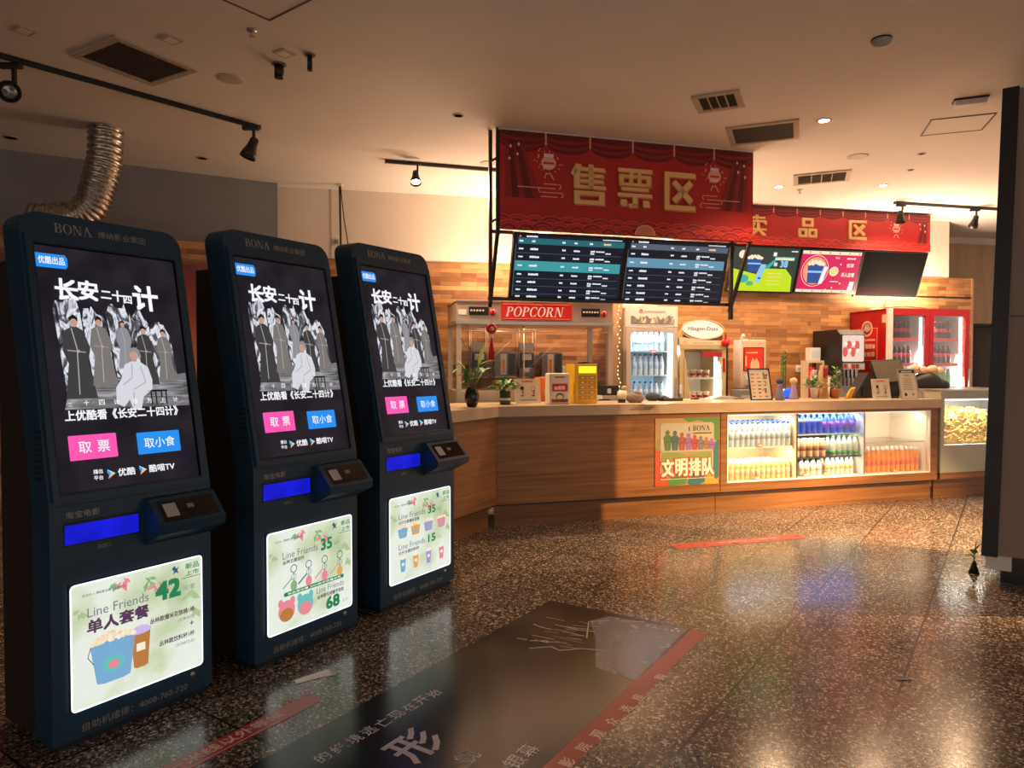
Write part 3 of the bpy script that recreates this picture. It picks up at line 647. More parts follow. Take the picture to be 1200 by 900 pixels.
def machine_poster(kind, t):
    x0, x1, z0, z1 = .062, .606, .135, .620; W = x1-x0; H = z1-z0
    cv = CV((x0, -.010, z0), step=.0004)
    cv.rect(0, 0, W, H, 'p_glow', 0, r=.018); cv.rect(.006, .006, W-.006, H-.006, 'poster_green', 1, r=.014); leaves(cv, W, H)
    T = lambda s, x, y, h, m, **k: cv.text(s, x*W, y*H, h*H, m, L=12, **k)
    T('新品', .85, .905, .05, 'p_green', bold=.02, wfit=.115*W); T('上市', .85, .845, .045, 'p_green', bold=.02, wfit=.115*W); cv.line([(.82*W, .83*H), (.98*W, .83*H)], .003, 'p_green', 12)
    T('BONA x', .08, .892, .018, 'p_navy'); T('博纳影业联名主题周边', .17, .890, .022, 'p_navy', bold=.01)
    if kind == 1:
        T('Line Friends', .11, .72, .075, 'p_grey', wfit=.44*W); T('单人套餐', .11, .59, .105, 'p_ink', bold=.035, wfit=.44*W)
        T('42', .61, .70, .145, 'p_green', bold=.05, wfit=.19*W); T('元/套', .83, .72, .045, 'p_grey', wfit=.10*W)
        T('丛林款爆米花铁桶1桶', .56, .515, .045, 'p_ink', bold=.02, wfit=.36*W); T('(含爆米花)', .78, .455, .032, 'p_grey', wfit=.14*W); T('+', .885, .40, .03, 'p_ink', bold=.03)
        T('丛林款饮料杯1杯', .63, .30, .045, 'p_ink', bold=.02, wfit=.29*W); T('(含同款饮品)', .76, .24, .032, 'p_grey', wfit=.16*W)
        bucket(cv, .29, .15, .33, .34, 'p_blue', W, H); cv.line([(.13*W, .47*H), (.11*W, .40*H), (.15*W, .33*H)], .003, 'p_navy', 8)
        bucket(cv, .49, .18, .15, .31, 'p_brown', W, H, popcorn=False)
    elif kind == 2:
        T('Line Friends', .16, .715, .07, 'p_grey', wfit=.40*W); T('丛林主题挂件', .16, .665, .038, 'p_ink', bold=.02, wfit=.24*W)
        T('35', .60, .70, .115, 'p_green', bold=.03, wfit=.13*W); T('元/个', .76, .72, .03, 'p_grey')
        for i, (x, m) in enumerate(((.28, 'p_leaf'), (.45, 'p_pink'), (.64, 'p_pink'), (.83, 'p_orange'))):
            y = .60; cv.ring(x*W, (y+.0)*H, .020, .016, 'p_navy', L=12); cv.ring(x*W, (y-.08)*H, .016, .013, 'p_grey', L=12)
            cv.disc(x*W, (y-.17)*H, .020, m, 12, ry=.026, seg=12); cv.line([(x*W, (y-.04)*H), (x*W, (y-.13)*H)], .003, 'p_navy', 12); cv.line([((x-.12)*W, (y-.17)*H), ((x-.02)*W, (y-.09)*H)], .007, (m if i != 1 else 'p_navy'), 12)
        cv.rect(.17*W, .345*H, .88*W, .385*H, 'p_green', 12, r=.008); cv.text('单品更优惠 2026新年限量发售', .21*W, .354*H, .022*H, 'p_white', L=14, wfit=.63*W, bold=.01)
        T('Line Friends', .54, .265, .06, 'p_grey', wfit=.34*W); T('丛林款毛绒暖手抱枕', .55, .205, .042, 'p_ink', bold=.02, wfit=.33*W)
        T('68', .66, .07, .12, 'p_green', bold=.04, wfit=.16*W); T('元/个', .86, .08, .035, 'p_grey')
        for x, m, m2 in ((.20, 'p_pink', 'p_brown'), (.41, 'p_teal', 'p_pink')):
            for q in (-1, 1): cv.disc((x+q*.065)*W, .29*H, .015, m, 11, ry=.020)
            cv.disc(x*W, .205*H, .050, m, 12, ry=.050); cv.disc(x*W, .165*H, .040, m2, 13, ry=.032)
    else:
        for y, pr, tag_ in ((.735, '35', '公仔主题爆米花桶'), (.385, '15', '公仔主题饮料杯')):
            T('Line Friends', .13, y, .065, 'p_grey', wfit=.42*W); T(tag_, .13, y-.055, .038, 'p_ink', bold=.02, wfit=.32*W)
            T(pr, .60, y-.01, .09, 'p_green', bold=.03, wfit=.12*W); T('元/个', .76, y, .03, 'p_grey')
        for x, m in ((.20, 'p_blue'), (.40, 'p_orange'), (.61, 'p_purple'), (.83, 'p_pink')):
            bucket(cv, x, .515, .155, .12, m, W, H); bucket(cv, x, .12, .09, .16, m, W, H, popcorn=False, lid='p_cream2')
    return cv.build('lightbox_poster', t, norm=False)
def fy(z): return 0 if z <= HZ else (z-HZ)*TL_
def make_machine():
    t = thing('ticket_machine', 'x', 'ticket machine')
    # front shell: outline with rounded top corners, folded back at the seam
    b = MB(); rc = .075
    out = [(0, .03), (0, HZ)]+[(rc-rc*math.cos(R(a)), KT-rc+rc*math.sin(R(a))) for a in (0, 18, 36, 54, 72, 90)]
    out += [(KW-x, z) for x, z in out[::-1]]
    n = len(out); th = .135; mi = b.mi('navy')
    A = [b.bm.verts.new((x, fy(z), z)) for x, z in out]; B = [b.bm.verts.new((x, fy(z)+th, z)) for x, z in out]
    fs = [b.bm.faces.new([A[0], A[1], A[n-2], A[n-1]]), b.bm.faces.new(A[1:n-1]), b.bm.faces.new([B[n-1], B[n-2], B[1], B[0]]), b.bm.faces.new(B[1:n-1][::-1])]
    for i in range(n): fs.append(b.bm.faces.new((A[(i+1) % n], A[i], B[i], B[(i+1) % n])))
    for f in fs: f.material_index = mi
    b.box(.02, KW-.02, .015, th, 0, .03, 'navy_dark')
    b.box(-.0015, KW+.0015, -.0015, .01, HZ-.004, HZ, 'navy_dark')
    for i in range(9): b.box(-.0012, .001, .045, .10, 1.02+.022*i, 1.028+.022*i, 'black')
    b.box(.06, .608, -.006, .01, .133, .622, 'navy_dark', .003)
    body = b.build('housing', t)
    # screen surround, screen
    def LP(u, v, w_): return (u, v*math.sin(LEAN)+w_*math.cos(LEAN), HZ+v*math.cos(LEAN)-w_*math.sin(LEAN))
    b = MB()
    for x0, x1, y0, y1 in ((.012, .040, .012, 1.045), (.608, .643, .012, 1.045), (.040, .608, .012, .038), (.040, .608, 1.012, 1.045)):
        b.prism([(x0, y0), (x1, y0), (x1, y1), (x0, y1)], LP, -.014, .004, 'navy')
    for x0, x1, y0, y1 in ((.034, .040, .038, 1.012), (.608, .614, .038, 1.012), (.034, .614, 1.008, 1.014), (.034, .614, .034, .040)):
        b.prism([(x0, y0), (x1, y0), (x1, y1), (x0, y1)], LP, -.0145, .0, 'navy_dark')
    b.build('screen_frame', t)
    b = MB(); b.prism([(.036, .036), (.612, .036), (.612, 1.014), (.036, 1.014)], LP, -.003, .006, 'black_gloss'); b.build('screen', t)
    machine_screen_print(t)
    # brand lettering on the head panel
    cv = CV(Vector((0, -.0155*0-.001, HZ)), (1, 0, 0), (0, math.sin(LEAN), math.cos(LEAN)))
    cv.serif("BONV", .125, 1.066, .040, 'silver_text', L=1); cv.build('brand_lettering', t, norm=False)
    cv = CV(Vector((0, -.001, HZ)), (1, 0, 0), (0, math.sin(LEAN), math.cos(LEAN))); cv.text('博纳影业集团', .290, 1.068, .030, 'silver_text', wfit=.20)
    cv.build('company_lettering', t, norm=False)
    cv = CV((0, -.0016, 0)); cv.text('淘宝电影', .055, .872, .026, 'silver_text', bold=.01, wfit=.125); cv.build('platform_lettering', t, norm=False); cv = CV((0, -.0016, 0))
    cv.text('取票口', .17, .738, .015, 'silver_text', wfit=.05); cv.build('slot_lettering', t, norm=False); cv = CV((0, -.0016, 0)); cv.text('自助机维修：4008-760-720', .105, .048, .032, 'silver_text', wfit=.43)
    cv.build('service_lettering', t, norm=False)
    # ticket slot
    b = MB(); b.prism([(-.002, .858), (-.002, .768), (.004, .768), (.004, .858)], YZ, .048, .335, 'navy_dark')
    b.box(.052, .330, -.0035, .002, .774, .850, 'lit_slot'); b.box(.052, .330, -.006, -.0035, .848, .852, 'navy_dark'); b.build('ticket_slot', t)
    # reader hood
    b = MB(); b.prism([(.0, .905), (-.028, .902), (-.118, .800), (-.112, .765), (.0, .712)], YZ, .356, .652, 'navy'); h = b.build('reader_hood', t)
    def HP(u, v, w_): return (u, -.028-v*.6617+w_*.75, .902-v*.75-w_*.66)
    b = MB(); b.prism([(.385, .018), (.630, .018), (.630, .118), (.385, .118)], HP, -.002, .003, 'black_gloss')
    b.prism([(.400, .035), (.455, .035), (.455, .098), (.400, .098)], HP, -.0035, .0, 'grey_light')
    b.build('reader_panel', h)
    b = MB(); b.prism([(.50, .05), (.53, .05), (.53, .07), (.50, .07)], HP, -.0035, 0, 'grey'); b.build('reader_eye', h)
    b = MB(); b.lathe([(.010, 0), (.010, .004), (.006, .005), (.0001, .005)], 'steel', seg=12, M=Matrix.Rotation(R(90), 4, 'X')); lk = b.build('lock', t); lk.location = (.56, -.001, .105)
    b = MB(); b.prism([(.10, .02), (.10, HZ), (.10+.17, 1.86), (.44, 1.86), (.44, .02)], YZ, .02, KW-.02, 'rear_box'); b.build('rear_cabinet', t)
    return t
m0 = make_machine()
def kiosk(root, p, ang, scale, label, kind, first=False):
    if first:
        root.location = p; root.rotation_euler = (0, 0, R(ang)); root['label'] = label; root.scale = (scale,)*3; r = root
    else: r = dup(root, p, R(ang), label, scale=scale)
    r['group'] = 'ticket machines in a row'
    machine_poster(kind, r); return r
kiosk(m0, (-1.196, 3.264, 0), 58.0, 1.02, 'middle blue ticket machine whose lit poster shows keychains at 35 and plush pillows at 68', 2)
kiosk(m0, (-.755, 4.030, 0), 57.0, 1.055, 'farthest blue ticket machine whose lit poster shows four buckets and four cups', 3)
kiosk(m0, (-1.672, 2.545, 0), 57.0, .985, 'nearest blue ticket machine whose lit poster shows a popcorn bucket at 42', 1, True)
# ================================================================== HANGING TICKET SIGN
noise_mat('banner_red', [(.3, (.42, .006, .008)), (.7, (.50, .010, .010))], nscale=3, rough=.42)
mat('curtain_dark', (.13, .002, .004), rough=.5); mat('curtain_mid', (.30, .006, .010), rough=.5); mat('cloud_red', (.58, .012, .012), rough=.45); mat('cloud_dark', (.30, .004, .006), rough=.45); mat('cloud_line', (.75, .10, .07), rough=.45)
mat('banner_pink', (.85, .45, .36), rough=.5); mat('banner_white', (.85, .72, .62), rough=.5); mat('sun_tan', (.68, .24, .12), rough=.5)
def swags(cv, W, H, n, d):
    for i in range(n):
        x0, x1 = W*i/n-.03, W*(i+1)/n+.03; cx = (x0+x1)/2; rx = (x1-x0)/2
        for k, m in enumerate(('curtain_dark', 'curtain_mid', 'curtain_dark', 'curtain_mid', 'curtain_dark')):
            dd = d*(1-.17*k); pts = [(max(0, min(W, cx+rx*math.cos(R(a)))), H-dd*abs(math.sin(R(a)))**.7) for a in range(180, 361, 15)]
            cv.poly(pts, m, 2+k)
        if i: cv.rect(W*i/n-.009, H-d*.62, W*i/n+.009, H, 'sun_tan', 8); cv.rect(W*i/n-.004, H-d*.62, W*i/n+.002, H, 'banner_pink', 9)
def clouds(cv, W, y, r, rows):
    for j in range(rows):
        n = int(W/(r*1.25)); L0 = 10+4*j
        for i in range(n+1):
            cx = (i+.5*(j % 2))*W/n; cy = y+(rows-1-j)*r*.42-.15*r
            for k, (f, m) in enumerate(((1, 'cloud_line'), (.94, 'cloud_dark' if (i+j) % 3 == 0 else 'cloud_red'), (.70, 'cloud_line'), (.66, 'cloud_dark' if (i+j) % 3 else 'banner_red'), (.38, 'cloud_line'), (.34, 'cloud_red'))):
                pts = [(max(0, min(W, cx+r*f*math.cos(R(a)))), max(0, cy+r*f*.8*math.sin(R(a)))) for a in range(0, 181, 18)]
                if pts[0][0]-pts[-1][0] > .01: cv.poly(pts, m, L0+k*.6)
def lantern(cv, x, y, s):
    cv.disc(x, y, .062*s, 'banner_pink', 8, ry=.055*s, seg=18); cv.rect(x-.040*s, y+.045*s, x+.040*s, y+.072*s, 'banner_white', 9); cv.rect(x-.045*s, y-.01*s, x+.045*s, y+.006*s, 'cloud_red', 9)
    cv.rect(x-.036*s, y-.036*s, x+.036*s, y-.026*s, 'banner_white', 9)
    r = random.Random(2)
    for k in range(22):
        a = r.uniform(0, 6.28); q = r.uniform(.075, .12)*s; cv.disc(x+math.cos(a)*q, y+.02*s+math.sin(a)*q*.9, .006*s, 'banner_pink', 8, seg=6)
    cv.ring(x, y-.115*s, .035*s, .028*s, 'banner_pink', 20, 200, 8, 8); cv.line([(x+.02*s, y-.10*s), (x+.045*s, y-.13*s)], .008*s, 'banner_pink', 8)
def fretcloud(cv, x, y, s, d):
    w_ = .007*s
    for k, (a, b_) in enumerate(((-.02, .10), (-.10, .08), (-.04, .14), (-.05, .10))): cv.line([(x+d*a*s, y-.035*s*k), (x+d*b_*s, y-.035*s*k)], w_, 'banner_pink', 8)
    cv.line([(x-d*.25*s, y-.035*s), (x-d*.05*s, y-.035*s)], w_, 'banner_pink', 8)
    for k, a in ((0, .11), (1, -.05), (2, .13)): cv.ring(x+d*a*s, y-.035*s*k-.0175*s, .021*s, .014*s, 'banner_pink', -90 if d*a > 0 else 90, 90 if d*a > 0 else 270, 8, 8)
def drape(cv, x, y0, y1, w_, d):
    for k in range(5): cv.poly([(x+d*(.01+.018*k)*w_, y1), (x+d*(.03+.018*k)*w_, y1), (x+d*(.045+.04*k)*w_, y0), (x+d*(.01+.036*k)*w_, y0)], 'curtain_dark' if k % 2 else 'curtain_mid', 3+k % 2)
    for k, (a, b_) in enumerate(((.06, .82), (.12, .70), (.05, .62), (.13, .86))): cv.poly([(x+d*a, y0+(y1-y0)*b_*1.1-.016), (x+d*a+.012, y0+(y1-y0)*b_*1.1), (x+d*a, y0+(y1-y0)*b_*1.1+.016), (x+d*a-.012, y0+(y1-y0)*b_*1.1)], 'banner_white', 9)
SW, SZ0, SZ1 = 2.37, 2.56, 3.365; SH = SZ1-SZ0
t = thing('hanging_sign', 'large red hanging sign with gold ticket sales characters above the ticket screens', 'sign', SF, (0, 0, 0))
b = MB(); b.box(0, SW, 0, .05, SZ0, SZ1, 'curtain_mid'); b.box(-.012, SW+.012, -.004, .054, SZ1-.002, SZ1+.010, 'white'); b.build('panel', t)
cv = CV((0, -.001, SZ0), step=.0005); cv.rect(0, 0, SW, SH, 'banner_red', 0); swags(cv, SW, SH, 6, .165)
drape(cv, .03, .26, .72, 1.6, 1); drape(cv, SW-.03, .26, .72, 1.6, -1)
clouds(cv, SW, .0, .115, 2)
cv.poly([(1.30+.10*math.cos(R(a)), max(0, .09*math.sin(R(a)))) for a in range(0, 181, 12)], 'banner_pink', 30); cv.poly([(1.30+.09*math.cos(R(a)), max(0, .08*math.sin(R(a)))) for a in range(0, 181, 12)], 'sun_tan', 31)
lantern(cv, .42, .56, 1.05); lantern(cv, 1.98, .56, 1.05); fretcloud(cv, .40, .385, 1.0, 1); fretcloud(cv, 1.99, .385, 1.0, -1)
cv.build('banner_print', t, norm=False)
def rc(x0, y0, x1, y1): return [(x0, y0), (x1, y0), (x1, y1), (x0, y1)]
def rg(x0, y0, x1, y1, w_, h_): return [rc(x0, y0, x1, y0+h_), rc(x0, y1-h_, x1, y1), rc(x0, y0+h_, x0+w_, y1-h_), rc(x1-w_, y0+h_, x1, y1-h_)]
GLYPH = {
 '售': [[(-.02, .76), (.08, .70), (.30, 1.0), (.14, 1.02)], rc(.08, .40, .24, .88), rc(.24, .85, .98, .94), rc(.24, .70, .94, .78), rc(.24, .555, .94, .635), rc(.24, .40, 1.0, .485), rc(.50, .40, .64, 1.02)]+rg(.08, 0, .97, .34, .16, .105),
 '票': [rc(0, .90, 1, 1), rc(.03, .76, .97, .84), rc(.03, .58, .16, .76), rc(.84, .58, .97, .76), rc(.03, .555, .97, .63), rc(.33, .63, .43, .90), rc(.57, .63, .67, .90), rc(.10, .43, .90, .51), rc(0, .27, 1, .36), rc(.43, .02, .57, .27), rc(.31, 0, .57, .09), rc(.08, .03, .26, .19), rc(.74, .03, .92, .19)],
 '区': [rc(0, .87, 1, 1), rc(0, .13, .15, .87), rc(0, 0, 1, .13), [(.24, .28), (.36, .18), (.92, .70), (.80, .82)], [(.24, .70), (.36, .80), (.92, .30), (.80, .18)]],
 '品': rg(.20, .55, .80, 1, .14, .12)+rg(0, 0, .47, .45, .13, .12)+rg(.53, 0, 1, .45, .13, .12),
 '卖': [rc(.08, .84, .92, .93), rc(.43, .74, .57, 1.02), rc(0, .66, 1, .75), rc(0, .56, .12, .66), rc(.88, .56, 1, .66), rc(.24, .52, .42, .60), rc(.18, .39, .36, .47), rc(0, .25, 1, .34), rc(.50, .34, .64, .64), [(.42, .25), (.60, .25), (.26, 0), (.02, 0)], [(.56, .25), (.72, .25), (1.0, .02), (.80, 0)]]}
def gold_chars(t, items, z, h, y=-.022, thick=.020, bold=0):
    for ch, cx, w_ in items:
        b = MB()
        for st in GLYPH[ch]:
            b.prism([(cx-w_/2+u*w_, z+v*h) for u, v in st], XZ, y, y+thick, 'gold')
            b.prism([(cx-w_/2+u*w_+.012, z+v*h-.010) for u, v in st], XZ, y+thick-.012, y+thick, 'sun_tan')
        b.build('character', t)
gold_chars(t, (('售', .77, .31), ('票', 1.20, .32), ('区', 1.63, .30)), .235+SZ0, .33)
t2 = t
# black hanging frame of the ticket sign and its screens
b = MB()
b.bar((-.055, .10, CEIL), (-.055, .10, 1.95), .028, .028, 'black_metal'); b.bar((0-.012, .02, CEIL), (-.012, .02, 2.50), .028, .028, 'black_metal'); b.bar((-.012, .02, 2.55), (-.03, .22, 1.93), .028, .028, 'black_metal')
b.bar((2.26, .16, CEIL), (2.26, .16, 1.86), .032, .032, 'black_metal'); b.bar((SW+.005, .03, CEIL), (SW+.005, .03, 2.55), .028, .028, 'black_metal'); b.bar((SW+.005, .03, 2.58), (2.27, .20, 1.93), .028, .028, 'black_metal')
b.bar((-.05, .20, 2.0), (2.28, .20, 2.0), .028, .028, 'black_metal'); b.bar((-.05, .12, 2.55), (2.28, .12, 2.55), .028, .028, 'black_metal')
for z in (3.12, 2.62): b.bar((-.055, .10, z), (0, .02, z+.03), .02, .02, 'steel')
b.build('hanging_frame', t)
# two tilted schedule screens
em('d_text', (.9, .95, 1), .95); em('d_line', (.16, .20, .25), 1); em('d_teal', (.05, .33, .36), 1); em('d_teal2', (.025, .14, .16), 1); em('d_blue', (.13, .30, .42), 1); em('d_grey', (.10, .12, .16), 1); em('d_red', (.9, .2, .12), 1); em('d_orange', (1, .6, .35), 1)
noise_mat('d_bg', [(.3, (.006, .008, .016)), (.7, (.012, .015, .028))], nscale=2, emit=1)
def tilted_screen(name, label, F, x, y, ztop, w_, h, tilt, fn, group=None):
    t = thing(name, label, 'screen', F, (x, y, ztop), 0, group)
    Y = Vector((0, -math.sin(tilt), math.cos(tilt))); N = Vector((1, 0, 0)).cross(Y)
    b = MB()
    def TP(u, v, w__): p = Vector((u, 0, 0))+Y*(v-h)-N*w__; return tuple(p)
    b.prism([(0, 0), (w_, 0), (w_, h), (0, h)], TP, 0, .045, 'black'); b.prism([(.2, .1), (w_-.2, .1), (w_-.2, h-.1), (.2, h-.1)], TP, .045, .07, 'black'); b.build('casing', t)
    cv = CV(Y*(-h), (1, 0, 0), tuple(Y), step=.0006); fn(cv, w_, h)
    return t, cv.build('screen_picture', t, norm=False)
def schedule(var):
    def fn(cv, W, H):
        r = random.Random(var); e = .022; cv.rect(e, e, W-e*.6, H-e, 'd_bg', 1)
        cv.rect(e+.02, H-.095, W-e*.6, H-.045, 'd_teal2' if var == 1 else 'd_grey', 2)
        cv.scribble(e+.09, H-.038, .10, .015, 'd_text', 6, 3); cv.disc(e+.035, H-.032, .008, 'd_red', 3, seg=8); cv.scribble(W-.22, H-.036, .18, .009, 'd_text', 14, 3)
        hi = 2 if var == 1 else 1; y = H-.105
        for x, w__ in ((.03, .035), (.14, .03), (.41, .03), (.52, .03), (.66, .03)): cv.scribble(e+x, H-.078, w__, .016, 'd_text', 3, 4)
        cv.scribble(e+.79, H-.078, .07, .018, 'd_orange', 4, 4)
        for k in range(7):
            h = .066 if k != hi else .082
            if k > 5: h = .05
            if k == hi: cv.rect(e+.005, y-h, W-e*1.4, y, 'd_teal' if var == 1 else 'd_blue', 3)
            else: cv.rect(e+.01, y-h, W-.04, y-h+.0018, 'd_line', 3)
            m = 'd_text'; yc = y-h*.5-.004
            cv.scribble(e+.03, yc, .040, .014, m, 4, 5); cv.scribble(e+.13, yc-.002, r.choice((.07, .09, .085)), .019, m, 7, 5); cv.scribble(e+.415, yc, .032, .015, m, 3, 5)
            cv.scribble(e+.52, yc-.002, .058, .015, m, 5, 5); cv.scribble(e+.675, yc, .04, .016, m, 3, 5); cv.scribble(e+.675, yc-.018, .036, .014, m, 3, 5)
            cv.scribble(e+.725, yc+.002, .08, .013, m, 7, 5); cv.scribble(e+.815, yc-.012, .05, .012, m, 4, 5); y -= h
        cv.rect(e, e+.004, e+.003, H-.10, 'd_line', 3)
    return fn
tilted_screen('menu_screen', 'film schedule screen with a teal row under the ticket sign, nearer the pole', SF, .135, .045, 2.545, 1.02, .565, R(17), schedule(1))
tilted_screen('menu_screen', 'film schedule screen with a steel blue row under the ticket sign', SF, 1.16, .045, 2.545, 1.02, .565, R(17), schedule(2))
# ------------------------------------------------------------------ snack sign on the back wall
sy = -.33
t = thing('hanging_sign', 'long red sign with gold snack sales characters high on the brick wall', 'sign', BF, (0, 0, 0))
a0 = 1.9; a1 = BF.hit(1090, 270, sy)[0]; W2 = a1-a0; z0 = 2.90; H2 = 3.365-z0
b = MB(); b.box(a0, a1, sy, sy+.06, z0, 3.365, 'curtain_mid'); b.build('panel', t)
cv = CV((a0, sy-.001, z0), step=.0006); cv.rect(0, 0, W2, H2, 'banner_red', 0); swags(cv, W2, H2, 11, .115); drape(cv, W2-.03, .02, .36, 1.0, -1)
clouds(cv, W2, 0, .10, 2); lx = BF.hit(1050, 270, sy)[0]-a0; lantern(cv, lx, .27, .9); lantern(cv, .45, .27, .9)
cv.build('banner_print', t, norm=False)
it = []
for ch, px in (('卖', 886), ('品', 945.5), ('区', 1004)): it.append((ch, BF.hit(px, 270, sy)[0], .255))
for g in it: gold_chars(t, (g,), z0+.115, .235, y=sy-.022, bold=.03)
b = MB()
for x in (a0+.05, a1-.05): b.bar((x, sy+.08, CEIL), (x, sy+.08, 2.9), .025, .025, 'black_metal')
b.bar((a0+.05, sy+.07, 2.91), (a1-.05, sy+.07, 2.91), .025, .025, 'black_metal'); b.build('hanging_frame', t)
em('n_lime', (.62, .82, .02), .95); em('n_dark', (.04, .055, .045), 1); em('n_teal', (.05, .5, .42), .9); em('n_navy', (.03, .09, .33), 1); em('n_magenta', (.80, .02, .12), .95); em('n_cream', (1, .85, .6), 1); em('n_white', (.9, .95, .95), 1); em('n_yellow', (.95, .75, .25), 1); em('n_sky', (.3, .65, .9), .95); em('n_orange', (.95, .4, .2), .95); em('n_green', (.1, .55, .2), .9)
def menu_cup(cv, x, y, w_, h, m, L):
    cv.poly([(x-w_*.5, y+h), (x-w_*.34, y), (x+w_*.34, y), (x+w_*.5, y+h)], m, L); cv.rect(x-w_*.44, y+h*.55, x+w_*.44, y+h*.66, 'n_sky', L+1)
    r = random.Random(1)
    for k in range(26):
        u = r.uniform(-1, 1); cv.disc(x+u*w_*.46, y+h+r.uniform(0, .22)*h*(1-u*u), w_*.09, 'n_cream' if k % 3 else 'n_yellow', L+1+k % 3, seg=7)
def menu_a(cv, W, H):
    e = .02; cv.rect(e, e, W-e, H-e, 'n_dark', 1); cv.poly([(e, e), (W-e*2, e), (W-.06, H*.36), (W-.16, H*.53), (W*.42, H*.53), (W*.40, H*.40), (e, H*.52)], 'n_lime', 2)
    menu_cup(cv, W*.34, H*.45, .20, .17, 'n_navy', 4); cv.poly([(W*.38, H*.22), (W*.46, H*.22), (W*.52, H*.62), (W*.44, H*.62)], 'n_sky', 9); cv.rect(W*.43, H*.3, W*.47, H*.34, 'n_navy', 10)
    cv.disc(W*.15, H*.82, .05, 'n_cream', 4); cv.disc(W*.22, H*.30, .07, 'n_teal', 5, ry=.05); cv.disc(W*.32, H*.20, .05, 'n_green', 6, ry=.03); cv.poly([(W*.5, H*.55), (W*.62, H*.72), (W*.66, H*.70), (W*.56, H*.52)], 'n_teal', 6); cv.rect(W*.6, H*.8, W*.65, H*.88, 'n_white', 6)
    cv.rect(W*.63, H*.71, W*.93, H*.79, 'n_teal', 6); cv.scribble(W*.64, H*.72, W*.28, H*.055, 'n_cream', 9, 7); cv.text('单', W*.63, H*.58, .05, 'n_white', bold=.03, L=8); cv.text('38', W*.73, H*.57, .075, 'n_sky', bold=.04, L=8)
    for k in range(4): cv.scribble(W*.56, H*(.42-.08*k), W*.22, .012, 'n_yellow', 8, 5)
    cv.scribble(W*.86, H*.90, W*.1, .014, 'n_white', 4, 5)
def menu_b(cv, W, H):
    e = .02; cv.rect(e, e, W-e, H-e, 'n_magenta', 1); cv.rect(e, H-e-.04, W-e, H-e, 'n_cream', 2); cv.rect(e, e, W-e, e+.035, 'n_cream', 2)
    for k in range(6): cv.disc(e+.1+k*.14, H-e-.02, .014, 'n_orange', 3, seg=8); cv.disc(e+.1+k*.14, e+.017, .012, 'n_orange', 3, seg=8)
    cv.ring(W*.27, H*.52, .19, .183, 'n_cream', L=3, yo=.20, yi=.193, seg=28); cv.disc(W*.27, H*.52, .165, 'n_orange', 3, ry=.175)
    menu_cup(cv, W*.27, H*.24, .23, .24, 'n_navy', 5); cv.poly([(W*.36, H*.22), (W*.42, H*.24), (W*.47, H*.62), (W*.41, H*.62)], 'n_white', 11)
    cv.disc(W*.58, H*.52, .065, 'n_cream', 5, ry=.06); cv.disc(W*.58, H*.52, .05, 'n_yellow', 6, ry=.045); cv.text('新品', W*.56, H*.80, .03, 'n_cream', L=7); cv.scribble(W*.75, H*.80, .13, .02, 'n_cream', 5, 5)
    cv.text('悦享', W*.77, H*.62, .05, 'n_cream', bold=.02, L=7); cv.text('单人套餐', W*.71, H*.40, .055, 'n_cream', bold=.02, L=7, wfit=.19); cv.scribble(W*.55, H*.28, .12, .012, 'n_cream', 6, 5)
    for x, y in ((.6, .15), (.72, .25), (.67, .68), (.5, .1)): cv.disc(W*x, H*y, .012, 'n_cream', 5, seg=6)
    cv.poly([(W*.86, H*.1), (W*.95, H*.1), (W*.95, H*.3), (W*.88, H*.3)], 'n_white', 5)
def menu_off(cv, W, H): cv.rect(.015, .015, W-.015, H-.015, 'black_gloss', 1)
xs = [BF.hit(px, 297, sy+.02)[0] for px in (853, 941, 1014, 1089)]; xs[0] = xs[1]-.93
tilted_screen('menu_screen', 'lime green and dark menu screen with popcorn and a price under the snack sign', BF, xs[0], sy+.03, 2.89, xs[1]-xs[0]-.01, .575, R(19), menu_a)
tilted_screen('menu_screen', 'magenta menu screen with a blue popcorn cup under the snack sign', BF, xs[1], sy+.03, 2.88, xs[2]-xs[1]-.01, .56, R(19), menu_b)
tilted_screen('menu_screen', 'switched off black menu screen at the end of the snack sign', BF, xs[2], sy+.03, 2.89, xs[3]-xs[2], .60, R(19), menu_off)
# ================================================================== SERVICE COUNTER
TOPZ = 1.077; FZ = .985
RD = R(16.6+90+1)                                     # the return runs toward the machines
rdir = Vector((-.485, -.875, 0)); ndir = Vector((-.875, .485, 0)); K0 = CF.w(0, 0); RL = 1.55
RA = math.atan2(-rdir.y, -rdir.x)                     # local x from return end to the corner
RF = Frame(*(K0+rdir*RL).xy, math.degrees(RA))
def carcass(name, label, F, x0, x1, dep, m='counter_wood'):
    t = thing(name, label, 'counter', F, (0, 0, 0), 0)
    b = MB(); b.box(x0, x1, 0, .02, .21, FZ, m, .002); b.box(x0, x0+.02, .02, dep, .21, FZ, m); b.box(x1-.02, x1, .02, dep, .21, FZ, m); b.build('front_panel', t)
    b = MB(); b.box(x0, x1, .085, .105, 0, .21, m); b.box(x0, x1, .02, dep-.02, .195, .21, 'black'); b.build('plinth', t)
    return t
carcass('service_counter', 'short wooden counter return running from the corner toward the third ticket machine', RF, 0, RL-.001, .5, 'counter_wood')
carcass('service_counter', 'plain dark wooden counter unit with the queue sign on its front', CF, .002, 2.235, .60)
